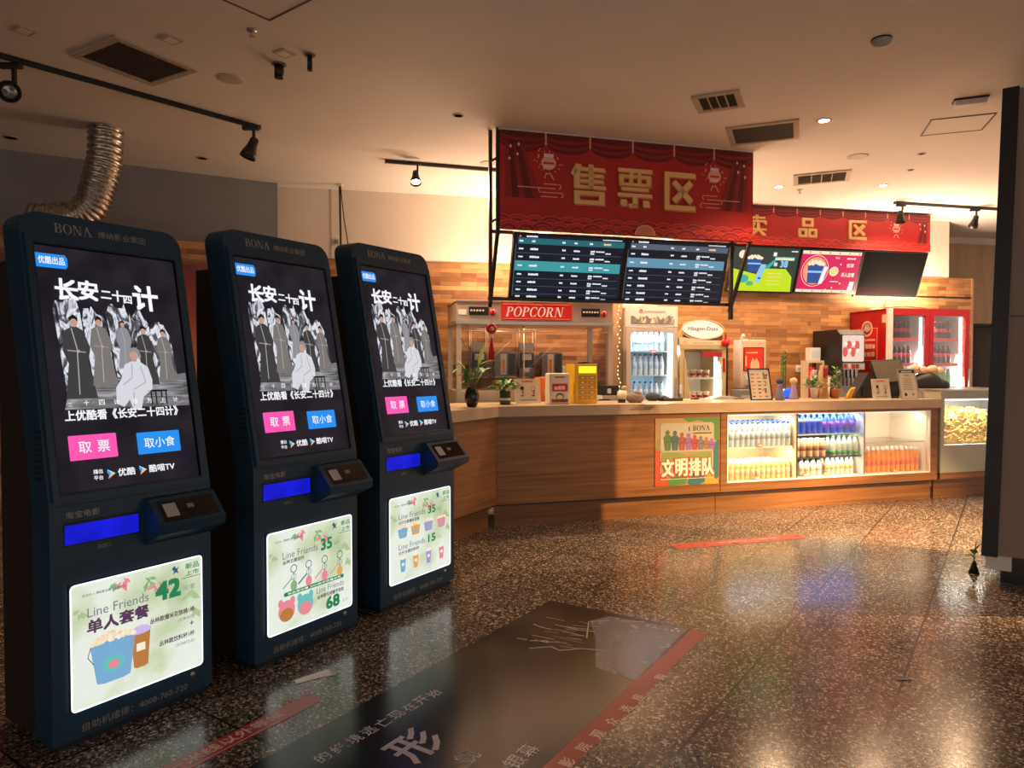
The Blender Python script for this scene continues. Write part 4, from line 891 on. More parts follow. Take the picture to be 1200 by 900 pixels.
# display unit with three glazed bays
X0, X1 = 2.242, 4.90; bays = [(2.325, 3.118), (3.150, 3.965), (3.975, 4.785)]
t = thing('display_counter', 'long wooden display counter with three lit glass bays full of drinks', 'counter', CF)
b = MB(); b.box(X0, X1, 0, .03, .21, .300, 'counter_wood', .002); b.box(X0, X1, 0, .03, .955, FZ, 'counter_wood'); b.box(X0, 2.318, 0, .03, .30, .955, 'counter_wood'); b.box(4.795, X1, 0, .03, .30, .955, 'counter_wood')
b.box(X0, X0+.02, .03, .60, .21, FZ, 'counter_wood'); b.box(X1-.02, X1, .03, .60, .21, FZ, 'counter_wood'); b.build('front_panel', t)
b = MB(); b.box(X0, X1, .085, .105, 0, .21, 'counter_wood'); b.box(X0, X1, .03, .58, .195, .21, 'black'); b.build('plinth', t)
b = MB(); b.box(2.31, 4.80, -.004, .03, .294, .304, 'white'); b.box(2.31, 4.80, -.004, .03, .950, .960, 'white'); b.box(2.31, 2.322, -.004, .03, .304, .950, 'white'); b.box(4.788, 4.80, -.004, .03, .304, .950, 'white'); b.build('white_frame', t)
noise_mat('bay_cream', [(.3, (.72, .62, .42)), (.7, (.82, .72, .50))], nscale=3, rough=.5); mat('bay_grey', (.05, .053, .06), rough=.5); mat('bay_white', (.80, .76, .68), rough=.5)
b = MB(); b.box(2.30, 4.81, .03, .56, .21, .302, 'bay_white'); b.box(2.30, 4.81, .03, .56, .956, .97, 'bay_white'); b.build('bay_floor', t)
for (x0, x1), m in zip(bays, ('bay_cream', 'bay_grey', 'bay_white')):
    b = MB(); b.box(x0-.01, x1+.01, .53, .55, .302, .956, m); b.box(x0-.014, x0, .035, .53, .302, .956, m); b.box(x1, x1+.014, .035, .53, .302, .956, m)
    b.build('bay_lining', t)
mat('shelf_glass', (.62, .74, .70), rough=.15); mat('shelf_dark', (.05, .05, .055), rough=.4)
for x0, x1, z, m in ((2.327, 3.116, .628, 'bay_white'), (3.153, 3.962, .737, 'shelf_glass'), (3.153, 3.962, .500, 'shelf_dark'), (3.978, 4.782, .628, 'clear_glass')):
    b = MB(); b.box(x0, x1, .06, .528, z-.012, z, m)
    if m == 'clear_glass': b.box(x0, x1, .06, .066, z-.012, z, 'shelf_glass')
    b.build('shelf', t)
b = MB(); b.box(4.15, 4.156, .50, .53, .64, .95, 'grey_light'); b.box(3.99, 4.15, .515, .53, .64, .95, 'white_gloss'); b.build('white_panel', t)
b = MB(); b.box(2.322, 4.788, .012, .016, .304, .950, 'clear_glass'); b.build('glass_front', t)
for (x0, x1), m, e, c, z in ((bays[0], 'led_white', 5.5, (1, .90, .70), .935), (bays[1], 'led_cool', 6, (.60, .74, 1), .935), (bays[2], 'led_white', 5, (1, .78, .48), .935)):
    b = MB(); b.box(x0+.02, x1-.02, .04, .055, .944, .954, m); b.build('light_strip', t)
    p = CF.w((x0+x1)/2, .12, z); l = lamp('lamp_bay', 'AREA', p, e, color=c, rot=(R(18), 0, CF.a), shape='RECTANGLE', size=x1-x0-.08, size_y=.05)
lp = CF.w((bays[1][0]+bays[1][1])/2, .2, .70)
for z, e in ((.72, 2.2), (.485, 2.2)): lamp('lamp_bay', 'AREA', CF.w(3.56, .09, z), e, color=(1, .88, .7), rot=(R(25), 0, CF.a), shape='RECTANGLE', size=.7, size_y=.03)
lamp('lamp_bay', 'AREA', CF.w(2.72, .09, .610), 5, color=(1, .85, .55), rot=(R(25), 0, CF.a), shape='RECTANGLE', size=.7, size_y=.03)
# worktop: one continuous slab round the corner
def isect(p, d, q, e):
    k = d.x*e.y-d.y*e.x; s_ = ((q-p).x*e.y-(q-p).y*e.x)/k; return p+d*s_
cx_, cy_ = Vector((math.cos(CF.a), math.sin(CF.a), 0)), Vector((-math.sin(CF.a), math.cos(CF.a), 0))
fo = isect(K0-cy_*.03, cx_, K0-ndir*.03, rdir); bo = isect(K0+cy_*.66, cx_, K0+ndir*.62, rdir)
pts = [K0-ndir*.03+rdir*(RL+.02), fo, CF.w(4.93, -.03), CF.w(4.93, .66), bo, K0+ndir*.62+rdir*(RL+.02)]
b = MB(); b.prism([(p.x, p.y) for p in pts], flat, FZ, TOPZ, 'worktop')
o = b.build('worktop'); tag(o, 'pale wood worktop running along the whole counter and round its corner', 'worktop')
# ------------------------------------------------------------------ glass case with golden crisps
t = thing('snack_case', 'pale metal snack case with a lit window of yellow crisps beside the counter end', 'display case', CF)
x0, x1 = 4.94, 6.15; w0, w1 = BF.hit(0, 0)[0], 0
wx0 = CF.hit(1107, 480, .0)[0]; wx1 = 5.72
b = MB(); b.box(x0, x1, .0, .02, .28, .575, 'case_metal' if mat('case_metal', (.42, .43, .36), rough=.4, metal=.1) else ''); b.box(x0, x1, 0, .02, 1.075, 1.16, 'case_metal'); b.box(x0, wx0, 0, .02, .575, 1.075, 'case_metal'); b.box(wx1, x1, 0, .02, .575, 1.075, 'case_metal')
b.box(x0, x0+.015, .02, .6, .28, 1.16, 'case_metal'); b.box(x1-.015, x1, .02, .6, .28, 1.16, 'case_metal'); b.build('casing', t)
b = MB(); b.box(x0, x1, 0, .03, .21, .28, 'counter_wood'); b.box(x0, x1, .085, .105, 0, .21, 'counter_wood'); b.build('plinth', t)
b = MB(); b.box(x0-.01, x1+.02, -.03, .62, 1.16, 1.178, 'steel', .003); b.build('steel_top', t)
b = MB(); b.box(x0+.015, x1-.015, .55, .57, .30, 1.15, 'white'); b.box(x0+.015, x1-.015, .02, .55, .555, .575, 'white'); b.build('lining', t)
b = MB(); b.box(wx0, wx1, .006, .010, .575, 1.075, 'clear_glass'); b.build('window_pane', t)
b = MB(); b.box(wx0, wx1, .04, .06, 1.055, 1.07, 'led_cool'); b.build('light_strip', t)
lamp('lamp_case', 'AREA', CF.w((wx0+wx1)/2, .035, 1.05), 11, color=(.92, .97, .85), rot=(R(12), 0, CF.a), shape='RECTANGLE', size=.7, size_y=.03)
mat('crisp', (.90, .55, .06), rough=.5); mat('crisp_pale', (.95, .72, .20), rough=.5)
b = MB(); r = random.Random(4); W_ = wx1-wx0
for i in range(1500):
    x = r.uniform(wx0+.01, wx1-.01); d = r.random()**1.6*.40; topz = .80+.13*math.sin((x-wx0)*3.0+.2)*.9+.02*math.sin(x*31)+.05*(x-wx0)
    z = r.uniform(.585, topz) if d < .06 else topz-r.uniform(0, .05); y = .075+d*.9; a = r.uniform(0, 6.28); l_ = r.uniform(.022, .045); tz = r.uniform(-.02, .02)
    c = Vector((x, y, z)); q = Vector((math.cos(a)*l_, math.sin(a)*l_*.4, tz)); u = Vector((0, 0, .012))
    b.tube([c-q, c+u, c+q], [.006, .009, .006], 'crisp' if i % 3 else 'crisp_pale', 4, sm=False)
b.box(wx0+.01, wx1-.01, .10, .50, .576, .74, 'crisp')
o = b.build('crisps'); place(o, CF); tag(o, 'heap of golden yellow crisps behind the lit window of the snack case', 'crisps', kind='stuff')
# ================================================================== BOTTLES
mat('cap_blue', (.02, .06, .45), rough=.4); mat('cap_white', (.8, .8, .78), rough=.4); mat('cap_green', (.03, .30, .08), rough=.4); mat('cap_dark', (.03, .05, .04), rough=.4); mat('cap_red', (.6, .01, .01), rough=.4)
mat('water', (.62, .76, .86), rough=.12); mat('label_pale', (.55, .68, .75), rough=.5); mat('juice', (.95, .38, .02), rough=.25); mat('juice_top', (.85, .82, .75), rough=.2); mat('label_orange', (.85, .25, .03), rough=.5)
mat('milk_tea', (.70, .52, .34), rough=.35); mat('label_brown', (.28, .12, .05), rough=.5); mat('clear_soda', (.66, .74, .68), rough=.2); mat('label_green', (.10, .42, .10), rough=.5); mat('blue_drink', (.05, .14, .72), rough=.25); mat('label_purple', (.36, .12, .55), rough=.5); mat('cola', (.03, .008, .005), rough=.15); mat('label_red', (.7, .02, .02), rough=.4); mat('green_drink', (.10, .50, .12), rough=.2); mat('label_white', (.8, .8, .78), rough=.5); mat('yellow_can', (.80, .58, .25), rough=.4)
def bottle(name, r, h, body, cap, label, capr=None, lab=(.30, .62), neck=.62, label_text=''):
    t = thing(name, 'x', 'bottle')
    b = MB(); capr = capr or r*.45; P_ = [(r*.8, 0), (r, h*.03), (r, h*neck), (r*.92, h*(neck+.06)), (capr*1.05, h*.87), (capr*.9, h*.93)]
    b.lathe(P_, body, seg=10)
    if label: b.lathe([(r*1.02, h*lab[0]), (r*1.02, h*lab[1])], label, seg=10)
    b.build('body', t); b = MB(); b.lathe([(capr*1.05, h*.92), (capr*1.05, h), (.0001, h)], cap, seg=8); b.build('cap', t)
    return t
USED = set()
ORD = 'first second third fourth fifth sixth seventh eighth ninth tenth eleventh twelfth thirteenth fourteenth'.split()
def rows(proto, F, xs_, ys, z, what, where, group, jit=.002):
    for jy, y in enumerate(ys):
        for ix, x in enumerate(xs_):
            label = '%s, %s row, %s from the left, %s' % (what, 'front' if jy == 0 else ORD[jy], ORD[ix], where)
            if len(ys) == 1: label = '%s, %s from the left, %s' % (what, ORD[ix], where)
            p = F.w(x+random.uniform(-jit, jit), y+random.uniform(-jit, jit), z); rz = random.uniform(0, 6.28)
            if proto.name not in USED:
                USED.add(proto.name); proto.location = p; proto.rotation_euler = (0, 0, rz); proto['label'] = label; proto['group'] = group
            else: dup(proto, p, rz, label, group)
def lin(a, b_, n): return [a+(b_-a)*i/(n-1) for i in range(n)]
wb = bottle('water_bottle', .0265, .245, 'water', 'cap_blue', 'label_pale')
rows(wb, CF, lin(2.365, 3.08, 13), (.10, .16, .22, .28, .34), .629, 'clear blue-capped water bottle', 'first counter bay', 'water bottles in the first bay')
cb = bottle('carton_drink', .0275, .175, 'yellow_can', 'cap_white', 'milk_tea', capr=.020, lab=(.2, .6), neck=.78)
cb['category'] = 'drink'
rows(cb, CF, lin(2.365, 3.08, 13), (.10, .16, .22, .28, .34, .40), .303, 'amber drink with white cap', 'first counter bay', 'amber drinks in the first bay')
bb = bottle('blue_bottle', .030, .195, 'blue_drink', 'cap_blue', 'water', lab=(.62, .75))
rows(bb, CF, lin(3.20, 3.48, 5), (.12, .20), .738, 'blue bottle with pale band', 'middle counter bay', 'blue bottles in the middle bay')
bp = bottle('purple_bottle', .030, .195, 'blue_drink', 'cap_blue', 'label_purple')
rows(bp, CF, lin(3.56, 3.90, 5), (.12, .20), .738, 'blue bottle with purple label', 'middle counter bay', 'purple labelled bottles in the middle bay')
mt = bottle('milk_tea_bottle', .033, .185, 'milk_tea', 'cap_white', 'label_brown', capr=.022, lab=(.35, .6), neck=.7)
rows(mt, CF, lin(3.19, 3.51, 5), (.11, .19), .501, 'cream bottle with brown label', 'middle counter bay', 'milk tea bottles in the middle bay')
gs = bottle('green_label_bottle', .029, .205, 'clear_soda', 'cap_green', 'label_green', lab=(.08, .28))
rows(gs, CF, lin(3.64, 3.92, 5), (.11, .19), .501, 'clear bottle with green base', 'middle counter bay', 'green capped bottles in the middle bay')
dg = bottle('tea_bottle', .030, .165, 'clear_soda', 'cap_dark', 'milk_tea')
rows(dg, CF, lin(3.27, 3.49, 4), (.14, .22), .303, 'small dark-capped tea bottle', 'middle counter bay', 'tea bottles in the middle bay')
pg = bottle('pale_bottle', .027, .185, 'clear_soda', 'cap_white', 'yellow_can')
rows(pg, CF, lin(3.60, 3.90, 6), (.14, .22), .303, 'pale bottle with cream label', 'middle counter bay', 'pale bottles in the middle bay')
jb = bottle('juice_bottle', .0275, .245, 'juice', 'cap_white', 'label_orange', capr=.018, neck=.62)
rows(jb, CF, lin(4.03, 4.74, 12), (.12, .19, .26, .33), .303, 'orange juice bottle', 'third counter bay', 'orange juice bottles in the third bay')
# price cards
def card(label, F, x, y, z, w_=.06, h=.032, m='label_orange'):
    b = MB(); b.box(-w_/2, w_/2, 0, .003, 0, h, m, .001); b.box(-w_*.4, w_*.4, -.001, .0, h*.3, h*.7, 'label_white'); b.box(-w_*.45, w_*.45, .003, .02, 0, .002, m)
    o = b.build('price_card'); place(o, F, (x, y, z)); tag(o, label, 'price card')
card('orange price card in front of the water bottles in the first bay', CF, 2.72, .045, .70 if False else .629)
card('orange price card in front of the amber drinks in the first bay', CF, 2.69, .05, .303)
card('orange price card before the dark capped tea bottles in the middle bay', CF, 3.31, .09, .303, .09)
card('orange price card before the pale bottles in the middle bay', CF, 3.56, .09, .303, .09)
card('orange price card among the juice bottles in the third bay', CF, 4.40, .06, .303, .05)
card('small cream price card on the empty glass shelf of the third bay', CF, 4.36, .10, .629, .07, .04, 'yellow_can')
# ------------------------------------------------------------------ queue sign on the plain counter unit
px0 = 1.535; px1 = 2.215; pz0 = .298; pz1 = .935; W = px1-px0; H = pz1-pz0
t = thing('queue_sign', 'colourful queue politely poster with figures on the wooden counter front', 'poster', CF, (px0, 0, pz0))
b = MB(); b.box(0, W, -.006, -.0005, 0, H, 'white'); b.build('backing_board', t)
for nm, c in (('q_tan', (.55, .36, .16)), ('q_green', (.10, .32, .06)), ('q_lime', (.30, .42, .10)), ('q_red', (.70, .10, .03)), ('q_teal', (.03, .22, .25)), ('q_yellow', (.85, .50, .06)), ('q_cream', (.62, .58, .44)), ('q_orange', (.72, .28, .08)), ('q_olive', (.35, .34, .12))): mat(nm, tuple(.62*k for k in c), rough=.5)
cv = CV((0, -.0065, 0), step=.0005); cv.rect(0, 0, W, H, 'q_tan', 0)
S = lambda pts, m, L=1: cv.poly([(max(0, min(1, x))*W, max(0, min(1, y))*H) for x, y in pts], m, L)
S([(.42, 1), (.52, .94), (.66, .97), (.8, .93), (.92, .9), (.9, .7), (1, .62), (1, 1)], 'q_green'); S([(.88, .6), (1, .66), (1, .1), (.95, .06), (.90, .2), (.92, .45)], 'q_teal'); S([(0, 0), (0, .55), (.06, .56), (.12, .42), (.1, .2), (.22, .1), (.3, 0)], 'q_red')
S([(.18, .08), (.3, .16), (.52, .2), (.48, .02), (.3, 0), (.22, 0)], 'q_green', 2); S([(.5, .03), (.54, .16), (.75, .2), (.78, .05), (.7, 0), (.55, 0)], 'q_teal', 2); S([(.78, .02), (.82, .2), (.88, .28), (.93, .1), (1, .02), (1, 0), (.8, 0)], 'q_yellow', 2)
S([(0, .55), (.04, .7), (.09, .7), (.1, .5), (.06, .52)], 'q_olive', 2); S([(.1, .5), (.3, .52), (.5, .44), (.8, .52), (.9, .44), (.92, .30), (.5, .3), (.12, .3)], 'q_lime', 2)
cv.rect(.08*W, .50*H, .92*W, .93*H, 'q_cream', 4, r=.03); cv.line([(.09*W, .5*H), (.09*W, .10*H), (.90*W, .10*H), (.90*W, .5*H)], .004, 'white', 4)
cv.serif('BONV', .585*W, .81*H, .075*H*1.05, 'black', L=6, wide=1.02); cv.scribble(.585*W, .765*H, .30*W, .018*H, 'black', 9, 6); cv.rect(.52*W, .81*H, .535*W, .87*H, 'black', 6)
for i, (m, h) in enumerate((('q_green', .30), ('q_teal', .29), ('q_red', .26), ('label_purple', .25), ('cap_red', .22), ('grey', .20), ('q_orange', .18), ('label_purple', .16))):
    x = (.19+.115*i*(1-.02*i))*W; y = .525*H; hh = h*H*1.02; w_ = .076*W*(.72+h)
    mm = mat('queue_%d' % i, tuple(min(1, k*.55+.03) for k in MATS[m].node_tree.nodes['Principled BSDF'].inputs['Base Color'].default_value[:3]), rough=.5)
    cv.poly([(x-w_*.55, y), (x+w_*.55, y), (x+w_*.75, y+hh*.5), (x+w_*.85, y+hh*.62), (x+w_*.5, y+hh*.75), (x-w_*.5, y+hh*.75), (x-w_*.85, y+hh*.62), (x-w_*.75, y+hh*.5)], mm, 6)
    cv.disc(x, y+hh*.87, w_*.42, mm, 7, ry=hh*.12); cv.line([(x, y+hh*.02), (x, y+hh*.4)], .002, 'q_cream', 8); cv.line([(x-w_*.5, y+hh*.4), (x+w_*.6, y+hh*.45)], .003, 'black', 8)
for i, ch in enumerate('文明排队'): cv.text(ch, (.195+.21*i)*W, .135*H, .27*H, 'label_red' if False else 'q_red', bold=.06, L=8, align='C', wfit=.20*W); cv.text(ch, (.195+.21*i)*W, .145*H, .25*H, 'banner_white', bold=.03, L=10, align='C', wfit=.18*W)
cv.build('print', t, norm=False)
# ================================================================== BEHIND THE COUNTER
def bx(px, off, py=420): return BF.hit(px, py, off)[0]
def bz(px, py, off): return BF.hit(px, py, off)[1]
# popcorn cabinet
yo = -1.05; x0 = bx(535, yo); x1 = bx(718, yo); zt = 2.075; zh = 1.885
t = thing('popcorn_machine', 'wide steel and glass popcorn cabinet with a red POPCORN panel on its head', 'popcorn machine', BF, (x0, yo, 0)); W = x1-x0; D = .70
mat('warm_steel', (.55, .47, .38), rough=.35, metal=.6)
b = MB(); b.box(0, W, 0, D, zh, zt, 'warm_steel', .005); b.box(-.01, W+.01, -.012, D, zh-.035, zh, 'steel', .003); b.box(-.005, W+.005, -.01, D, zt, zt+.012, 'steel'); b.build('header', t)
for x, y in ((0, 0), (W-.05, 0), (0, D-.05), (W-.05, D-.05)): b = MB(); b.box(x, x+.05, y, y+.05, 1.18, zh-.035, 'warm_steel', .003); b.build('post', t)
b = MB(); b.box(0, W, 0, D, .85, 1.18, 'warm_steel', .004); b.box(.02, W-.02, .02, D-.02, 0, .85, 'steel'); b.build('base_cabinet', t)
b = MB(); b.box(.05, W-.05, .01, .016, 1.18, zh-.035, 'clear_glass'); b.box(.01, .016, .05, D-.05, 1.18, zh-.035, 'clear_glass'); b.build('glass', t)
b = MB(); b.tube([(W*.42, .005, 1.18), (W*.42, .005, zh-.04)], .008, 'steel', 8); b.tube([(.05, .0, 1.78), (W-.05, .0, 1.78)], .005, 'steel', 8); b.build('glass_rail', t)
pa, pb = bx(587, yo)-x0, bx(670, yo)-x0
b = MB(); b.box(pa, pb, -.012, 0, zh+.012, zt-.008, 'red_bright', .003); b.box(pa+.02, pb-.02, -.014, -.012, zt-.022, zt-.018, 'banner_pink'); b.box(pa+.02, pb-.02, -.014, -.012, zh+.024, zh+.028, 'banner_pink'); pn = b.build('name_panel', t)
em('sign_warm', (1, .55, .38), .9)
cv = CV((pa, -.0125, zh), step=.001); cv.serif('POPCORN', .045, .048, .098, 'sign_warm', sh=.22, L=1, wide=(pb-pa-.10)/.098/6.55, gap=.085); cv.build('lettering', pn, norm=False)
for cx, n in ((bx(561, yo)-x0, 5), (bx(692, yo)-x0, 6)):
    b = MB(); b.box(cx-.10, cx+.10, -.010, 0, zh+.055, zt-.05, 'black'); 
    for k in range(n): b.box(cx-.085+.03*k, cx-.068+.03*k, -.018, -.01, zh+.095, zh+.112, 'white')
    g = b.build('switch_panel', t)
    b = MB(); b.lathe([(.034, 0), (.034, .012), (.0001, .012)], 'red_bright', seg=16, M=Matrix.Rotation(R(90), 4, 'X')); b.box(-.006, .006, -.020, -.010, -.022, .022, 'black'); k_ = b.build('rotary_knob', t); k_.location = (cx+.145, 0, zh+.085)
b = MB(); b.box(.02, .10, -.004, 0, zh+.06, zh+.11, 'white'); b.build('paper_label', t)
for j, px in enumerate((0,)): pass
def added_uplight(t, F, x, y, z, L_, e):  # invented batten, unseen on the appliance top, added to brighten the ceiling
    b = MB(); b.box(x-L_/2, x+L_/2, -.03, .03, 0, .03, 'white'); b.box(x-L_/2+.02, x+L_/2-.02, -.02, .02, .03, .034, 'led_white'); o = b.build('added_batten', t); o.location = (0, y, z)
    M = F.w(0, 0, 0); p = Matrix.Translation(t.location) @ Matrix.Rotation(F.a, 4, 'Z') @ Vector((x, y, z+.05)); lamp('lamp_ceiling_fill', 'AREA', p, e, color=(1, .70, .46), rot=(math.pi, 0, F.a), shape='RECTANGLE', size=L_, size_y=.05)
added_uplight(t, BF, W/2, D-.15, zt+.012, 1.3, 42)
# dispensers hung on the wall, seen through the cabinet
for j, (pl_, pr_) in enumerate(((552, 577), (608, 622))):
    xa = bx(pl_, -.12); t = thing('cup_rack', ('wire rack with paper packs on the brick wall behind the popcorn cabinet, nearer the machines', 'wire rack with paper packs on brick wall behind the middle of the popcorn cabinet')[j], 'rack', BF, (xa, -.14, 1.30))
    b = MB()
    for (a, c) in (((0, 0, 0), (.19, 0, 0)), ((0, 0, .55), (.19, 0, .55)), ((0, 0, 0), (0, 0, .55)), ((.19, 0, 0), (.19, 0, .55)), ((0, 0, .30), (.19, 0, .30)), ((0, .12, 0), (.19, .12, 0)), ((0, .12, .55), (0, .12, 0)), ((.19, .12, .55), (.19, .12, 0)), ((0, 0, 0), (0, .12, 0)), ((.19, 0, 0), (.19, .12, 0)), ((0, 0, .55), (0, .12, .55)), ((.19, 0, .55), (.19, .12, .55))): b.tube([a, c], .004, 'steel', 6)
    b.build('wire_frame', t)
    b = MB(); b.box(.01, .18, .02, .11, .01, .10, 'grey'); b.box(.02, .17, .01, .10, .11, .28, 'black'); b.box(.04, .15, .005, .01, .20, .27, 'white'); b.box(.02, .17, .01, .10, .31, .40, 'grey_light'); b.build('packs', t)
    b = MB(); b.tube([(.10, -.04, .10), (.45, -.05, .42)], .006, 'steel', 6); b.box(.05, .11, -.05, -.03, .06, .11, 'steel', .004); b.build('scoop', t)
    t = thing('paper_carton', ('black and white printed carton beside the rack behind the popcorn cabinet, nearer the machines', 'black and white printed carton beside the rack behind the middle of the popcorn cabinet')[j], 'carton', BF, (xa+.27, -.14, 1.31))
    b = MB(); b.box(0, .25, 0, .12, 0, .28, 'grey', .003); b.box(.07, .14, -.002, 0, .02, .26, 'white'); b.box(.16, .24, -.002, 0, .02, .26, 'black'); b.box(.09, .12, -.003, -.002, .05, .2, 'label_orange'); b.build('box', t)
    b = MB(); b.box(0, .25, -.02, .12, -.012, 0, 'steel'); b.build('wall_shelf', t)
for j, px in enumerate((620, 658)):
    b = MB(); b.box(-.045, .045, -.012, 0, -.045, .045, 'white', .004); b.box(-.02, .02, -.014, -.012, -.012, .012, 'grey_light')
    o = b.build('wall_socket'); place(o, BF, (bx(px, 0), 0, bz(px, 433, 0))); tag(o, ('white socket plate on brick wall behind the orange box', 'white socket plate on brick wall behind the yellow power bank station')[j], 'socket')
b = MB(); b.box(-.045, .045, -.012, 0, -.045, .045, 'white', .004); b.box(-.02, .02, -.014, -.012, -.012, .012, 'grey_light'); o = b.build('wall_socket'); place(o, BF, (bx(936, 0), 0, bz(936, 432, 0))); tag(o, 'white socket plate on brick wall beside the tall green plant', 'socket')
kk = SF.hit(576, 380, .20)
knot('red round knot with tassel hanging on a thread before the popcorn cabinet', SF, (kk[0], .20, 1.66), .95)
_k = bpy.data.objects['knot_ornament.001']; b = MB(); b.tube([(0, 0, .25), (0, 0, .325)], .002, 'red_bright', 6); b.build('thread', _k)
# tan side board with a string of small lights
t = thing('side_board', 'tall tan board with a string of tiny lights beside the water fridge', 'board', BF, (bx(712, -.62), -.60, 0)); W = bx(730.5, -.62)-bx(712, -.62)
b = MB(); b.box(0, W, 0, .04, 0, 2.13, 'tan_board'); b.build('board', t)
b = MB(); r = random.Random(9); P_ = [(W*.75+r.uniform(-.02, .02), -.008, 2.10-.045*i) for i in range(24)]
b.tube(P_, .0018, 'white', 5)
for p in P_: b.ball(p, .005, 'fairy' if 'fairy' in MATS else em('fairy', (1, .8, .5), 6), 1)
b.build('light_string', t)
# ------------------------------------------------------------------ water fridge
def fridge_case(b, x0, x1, y0, y1, z0, z1, m, th=.03):
    b.box(x0, x0+th, y0, y1, z0, z1, m, .004); b.box(x1-th, x1, y0, y1, z0, z1, m, .004); b.box(x0, x1, y1-th, y1, z0, z1, m); b.box(x0, x1, y0, y1, z1-th, z1, m); b.box(x0, x1, y0, y1, z0, z0+.1, m)
yo = -.70; x0 = bx(734, yo); x1 = bx(794, yo); W = x1-x0
t = thing('drinks_fridge', 'silver drinks fridge glowing pale blue with rows of water under a mountain header', 'fridge', BF, (x0, yo, 0)); mat('fridge_silver', (.60, .54, .48), rough=.35, metal=.3)
b = MB(); fridge_case(b, 0, W, .05, .68, .05, 2.08, 'fridge_silver'); b.box(0, W, .0, .06, 1.87, 2.10, 'white'); b.box(.03, W-.03, .05, .05+.01, 0.02, .2, 'grey'); b.box(.03, W-.03, .60, .64, .15, 1.86, 'fridge_back' if noise_mat('fridge_back', [(.3, (.35, .65, .95)), (.7, (.55, .80, 1))], nscale=3, rough=.4) else ''); b.build('cabinet', t)
b = MB(); f = .055
for a in ((0, f, .15, 1.86), (W-f, W, .15, 1.86), (f, W-f, .15, .15+f), (f, W-f, 1.86-f, 1.86)): b.box(a[0], a[1], 0, .045, a[2], a[3], 'fridge_silver', .004)
b.box(f, W-f, .02, .026, .2, 1.81, 'clear_glass'); d = b.build('door', t)
b = MB(); b.box(W-.025, W-.008, -.03, 0, .9, 1.3, 'steel', .004); b.build('handle', d)
b = MB(); b.box(W-.075-f*.3, W-.04-f*.3, .05, .07, .25, 1.80, 'led_cool'); b.build('light_strip', t)
lamp('lamp_fridge', 'AREA', BF.w(x0+W-.10, yo+.1, 1.1), 45, color=(.70, .86, 1), rot=(0, R(-78), BF.a), shape='RECTANGLE', size=1.4, size_y=.05)
for z in (1.02, 1.33, 1.60 if False else 1.60): b = MB(); b.box(.035, W-.05, .08, .58, z-.345 if False else z-.012, z, 'shelf_glass'); b.build('shelf', t)
gradient_z('mountain', [(0, (.22, .24, .30)), (.4, (.55, .52, .50)), (1, (.80, .74, .66))], 0, .22, nz=.5, nscale=14)
cv = CV((.02, -.002, 1.885)); cv.rect(0, 0, W-.04, .20, 'white', 0); P_ = [(0.03, .01)]; r = random.Random(2)
for i in range(17): P_.append((.03+(W-.10)*i/16, .055+.05*r.random()+(.02 if i % 4 == 2 else 0)))
P_.append((W-.07, .01)); cv.poly(P_, 'grey', 2)
for i in range(22): x = .04+(W-.14)*r.random(); cv.poly([(x, .02), (x+.035, .085+.03*r.random()), (x+.05, .03)], ('white', 'mountain', 'grey_light', 'grey')[i % 4], 3)
cv.ring(.15, .155, .022, .014, 'red_bright', L=4); cv.poly([(.14, .145), (.165, .17), (.150, .165)], 'red_bright', 5); cv.scribble(.185, .145, .26, .018, 'grey_light', 9, 4)
cv.build('header_print', t, norm=False)
fb = bottle('fridge_bottle', .026, .235, 'water', 'cap_dark', 'label_blue' if mat('label_blue', (.52, .70, .85), rough=.4) else '')
for z, lab in ((1.601, 'fridge top shelf'), (1.331, 'fridge second shelf'), (1.021, 'fridge lowest visible shelf')):
    rows(fb, BF, [x0+.09+(W-.22)*i/6 for i in range(7)], (yo+.14,), z, 'dark-capped water bottle', lab, 'water bottles in the fridge')
b = MB(); b.box(-.035, .035, -.004, 0, 0, .035, 'label_red', .001); b.box(-.028, .028, -.005, -.004, .006, .028, 'white'); o = b.build('price_card'); place(o, BF, (x0+W*.52, yo-.004, 1.575)); tag(o, 'red and white price card on the water fridge door', 'price card')
lamp('lamp_fridge', 'AREA', BF.w(x0+W/2, yo+.10, 1.80), 12, color=(.70, .86, 1), rot=(R(25), 0, BF.a), shape='RECTANGLE', size=.35, size_y=.05)
added_uplight(t, BF, W/2, .5, 2.08, .45, 45)
# ------------------------------------------------------------------ ice cream freezer
yo = -.72; x0 = bx(797, yo); x1 = bx(851, yo); W = x1-x0
t = thing('ice_cream_freezer', 'gold edged ice cream freezer with a lit oval sign on top', 'freezer', BF, (x0, yo, 0)); mat('freezer_gold', (.62, .50, .26), rough=.3, metal=.4)
b = MB(); fridge_case(b, 0, W, .05, .62, .05, 1.66, 'freezer_gold', .03); b.box(.03, W-.03, .56, .6, .15, 1.6, 'white'); b.build('cabinet', t)
b = MB(); f = .05
b.box(0, W, 0, .05, 1.62, 1.68, 'freezer_gold', .006)
for a in ((0, f), (W-f, W)): b.box(a[0], a[1], 0, .045, .15, 1.62, 'freezer_gold', .006)
b.box(f, W-f, 0, .045, .15, .25, 'freezer_gold'); b.box(f, W-f, .02, .026, .25, 1.62, 'clear_glass')
b.prism([(f, .45), (f+.085, 1.02), (f+.012, 1.52), (f, 1.52)], XZ, -.008, .012, 'freezer_gold'); b.prism([(f+.055, .9), (f+.10, 1.04), (f+.055, 1.20), (f+.07, 1.04)], XZ, -.012, .0, 'gold'); b.build('door', t)
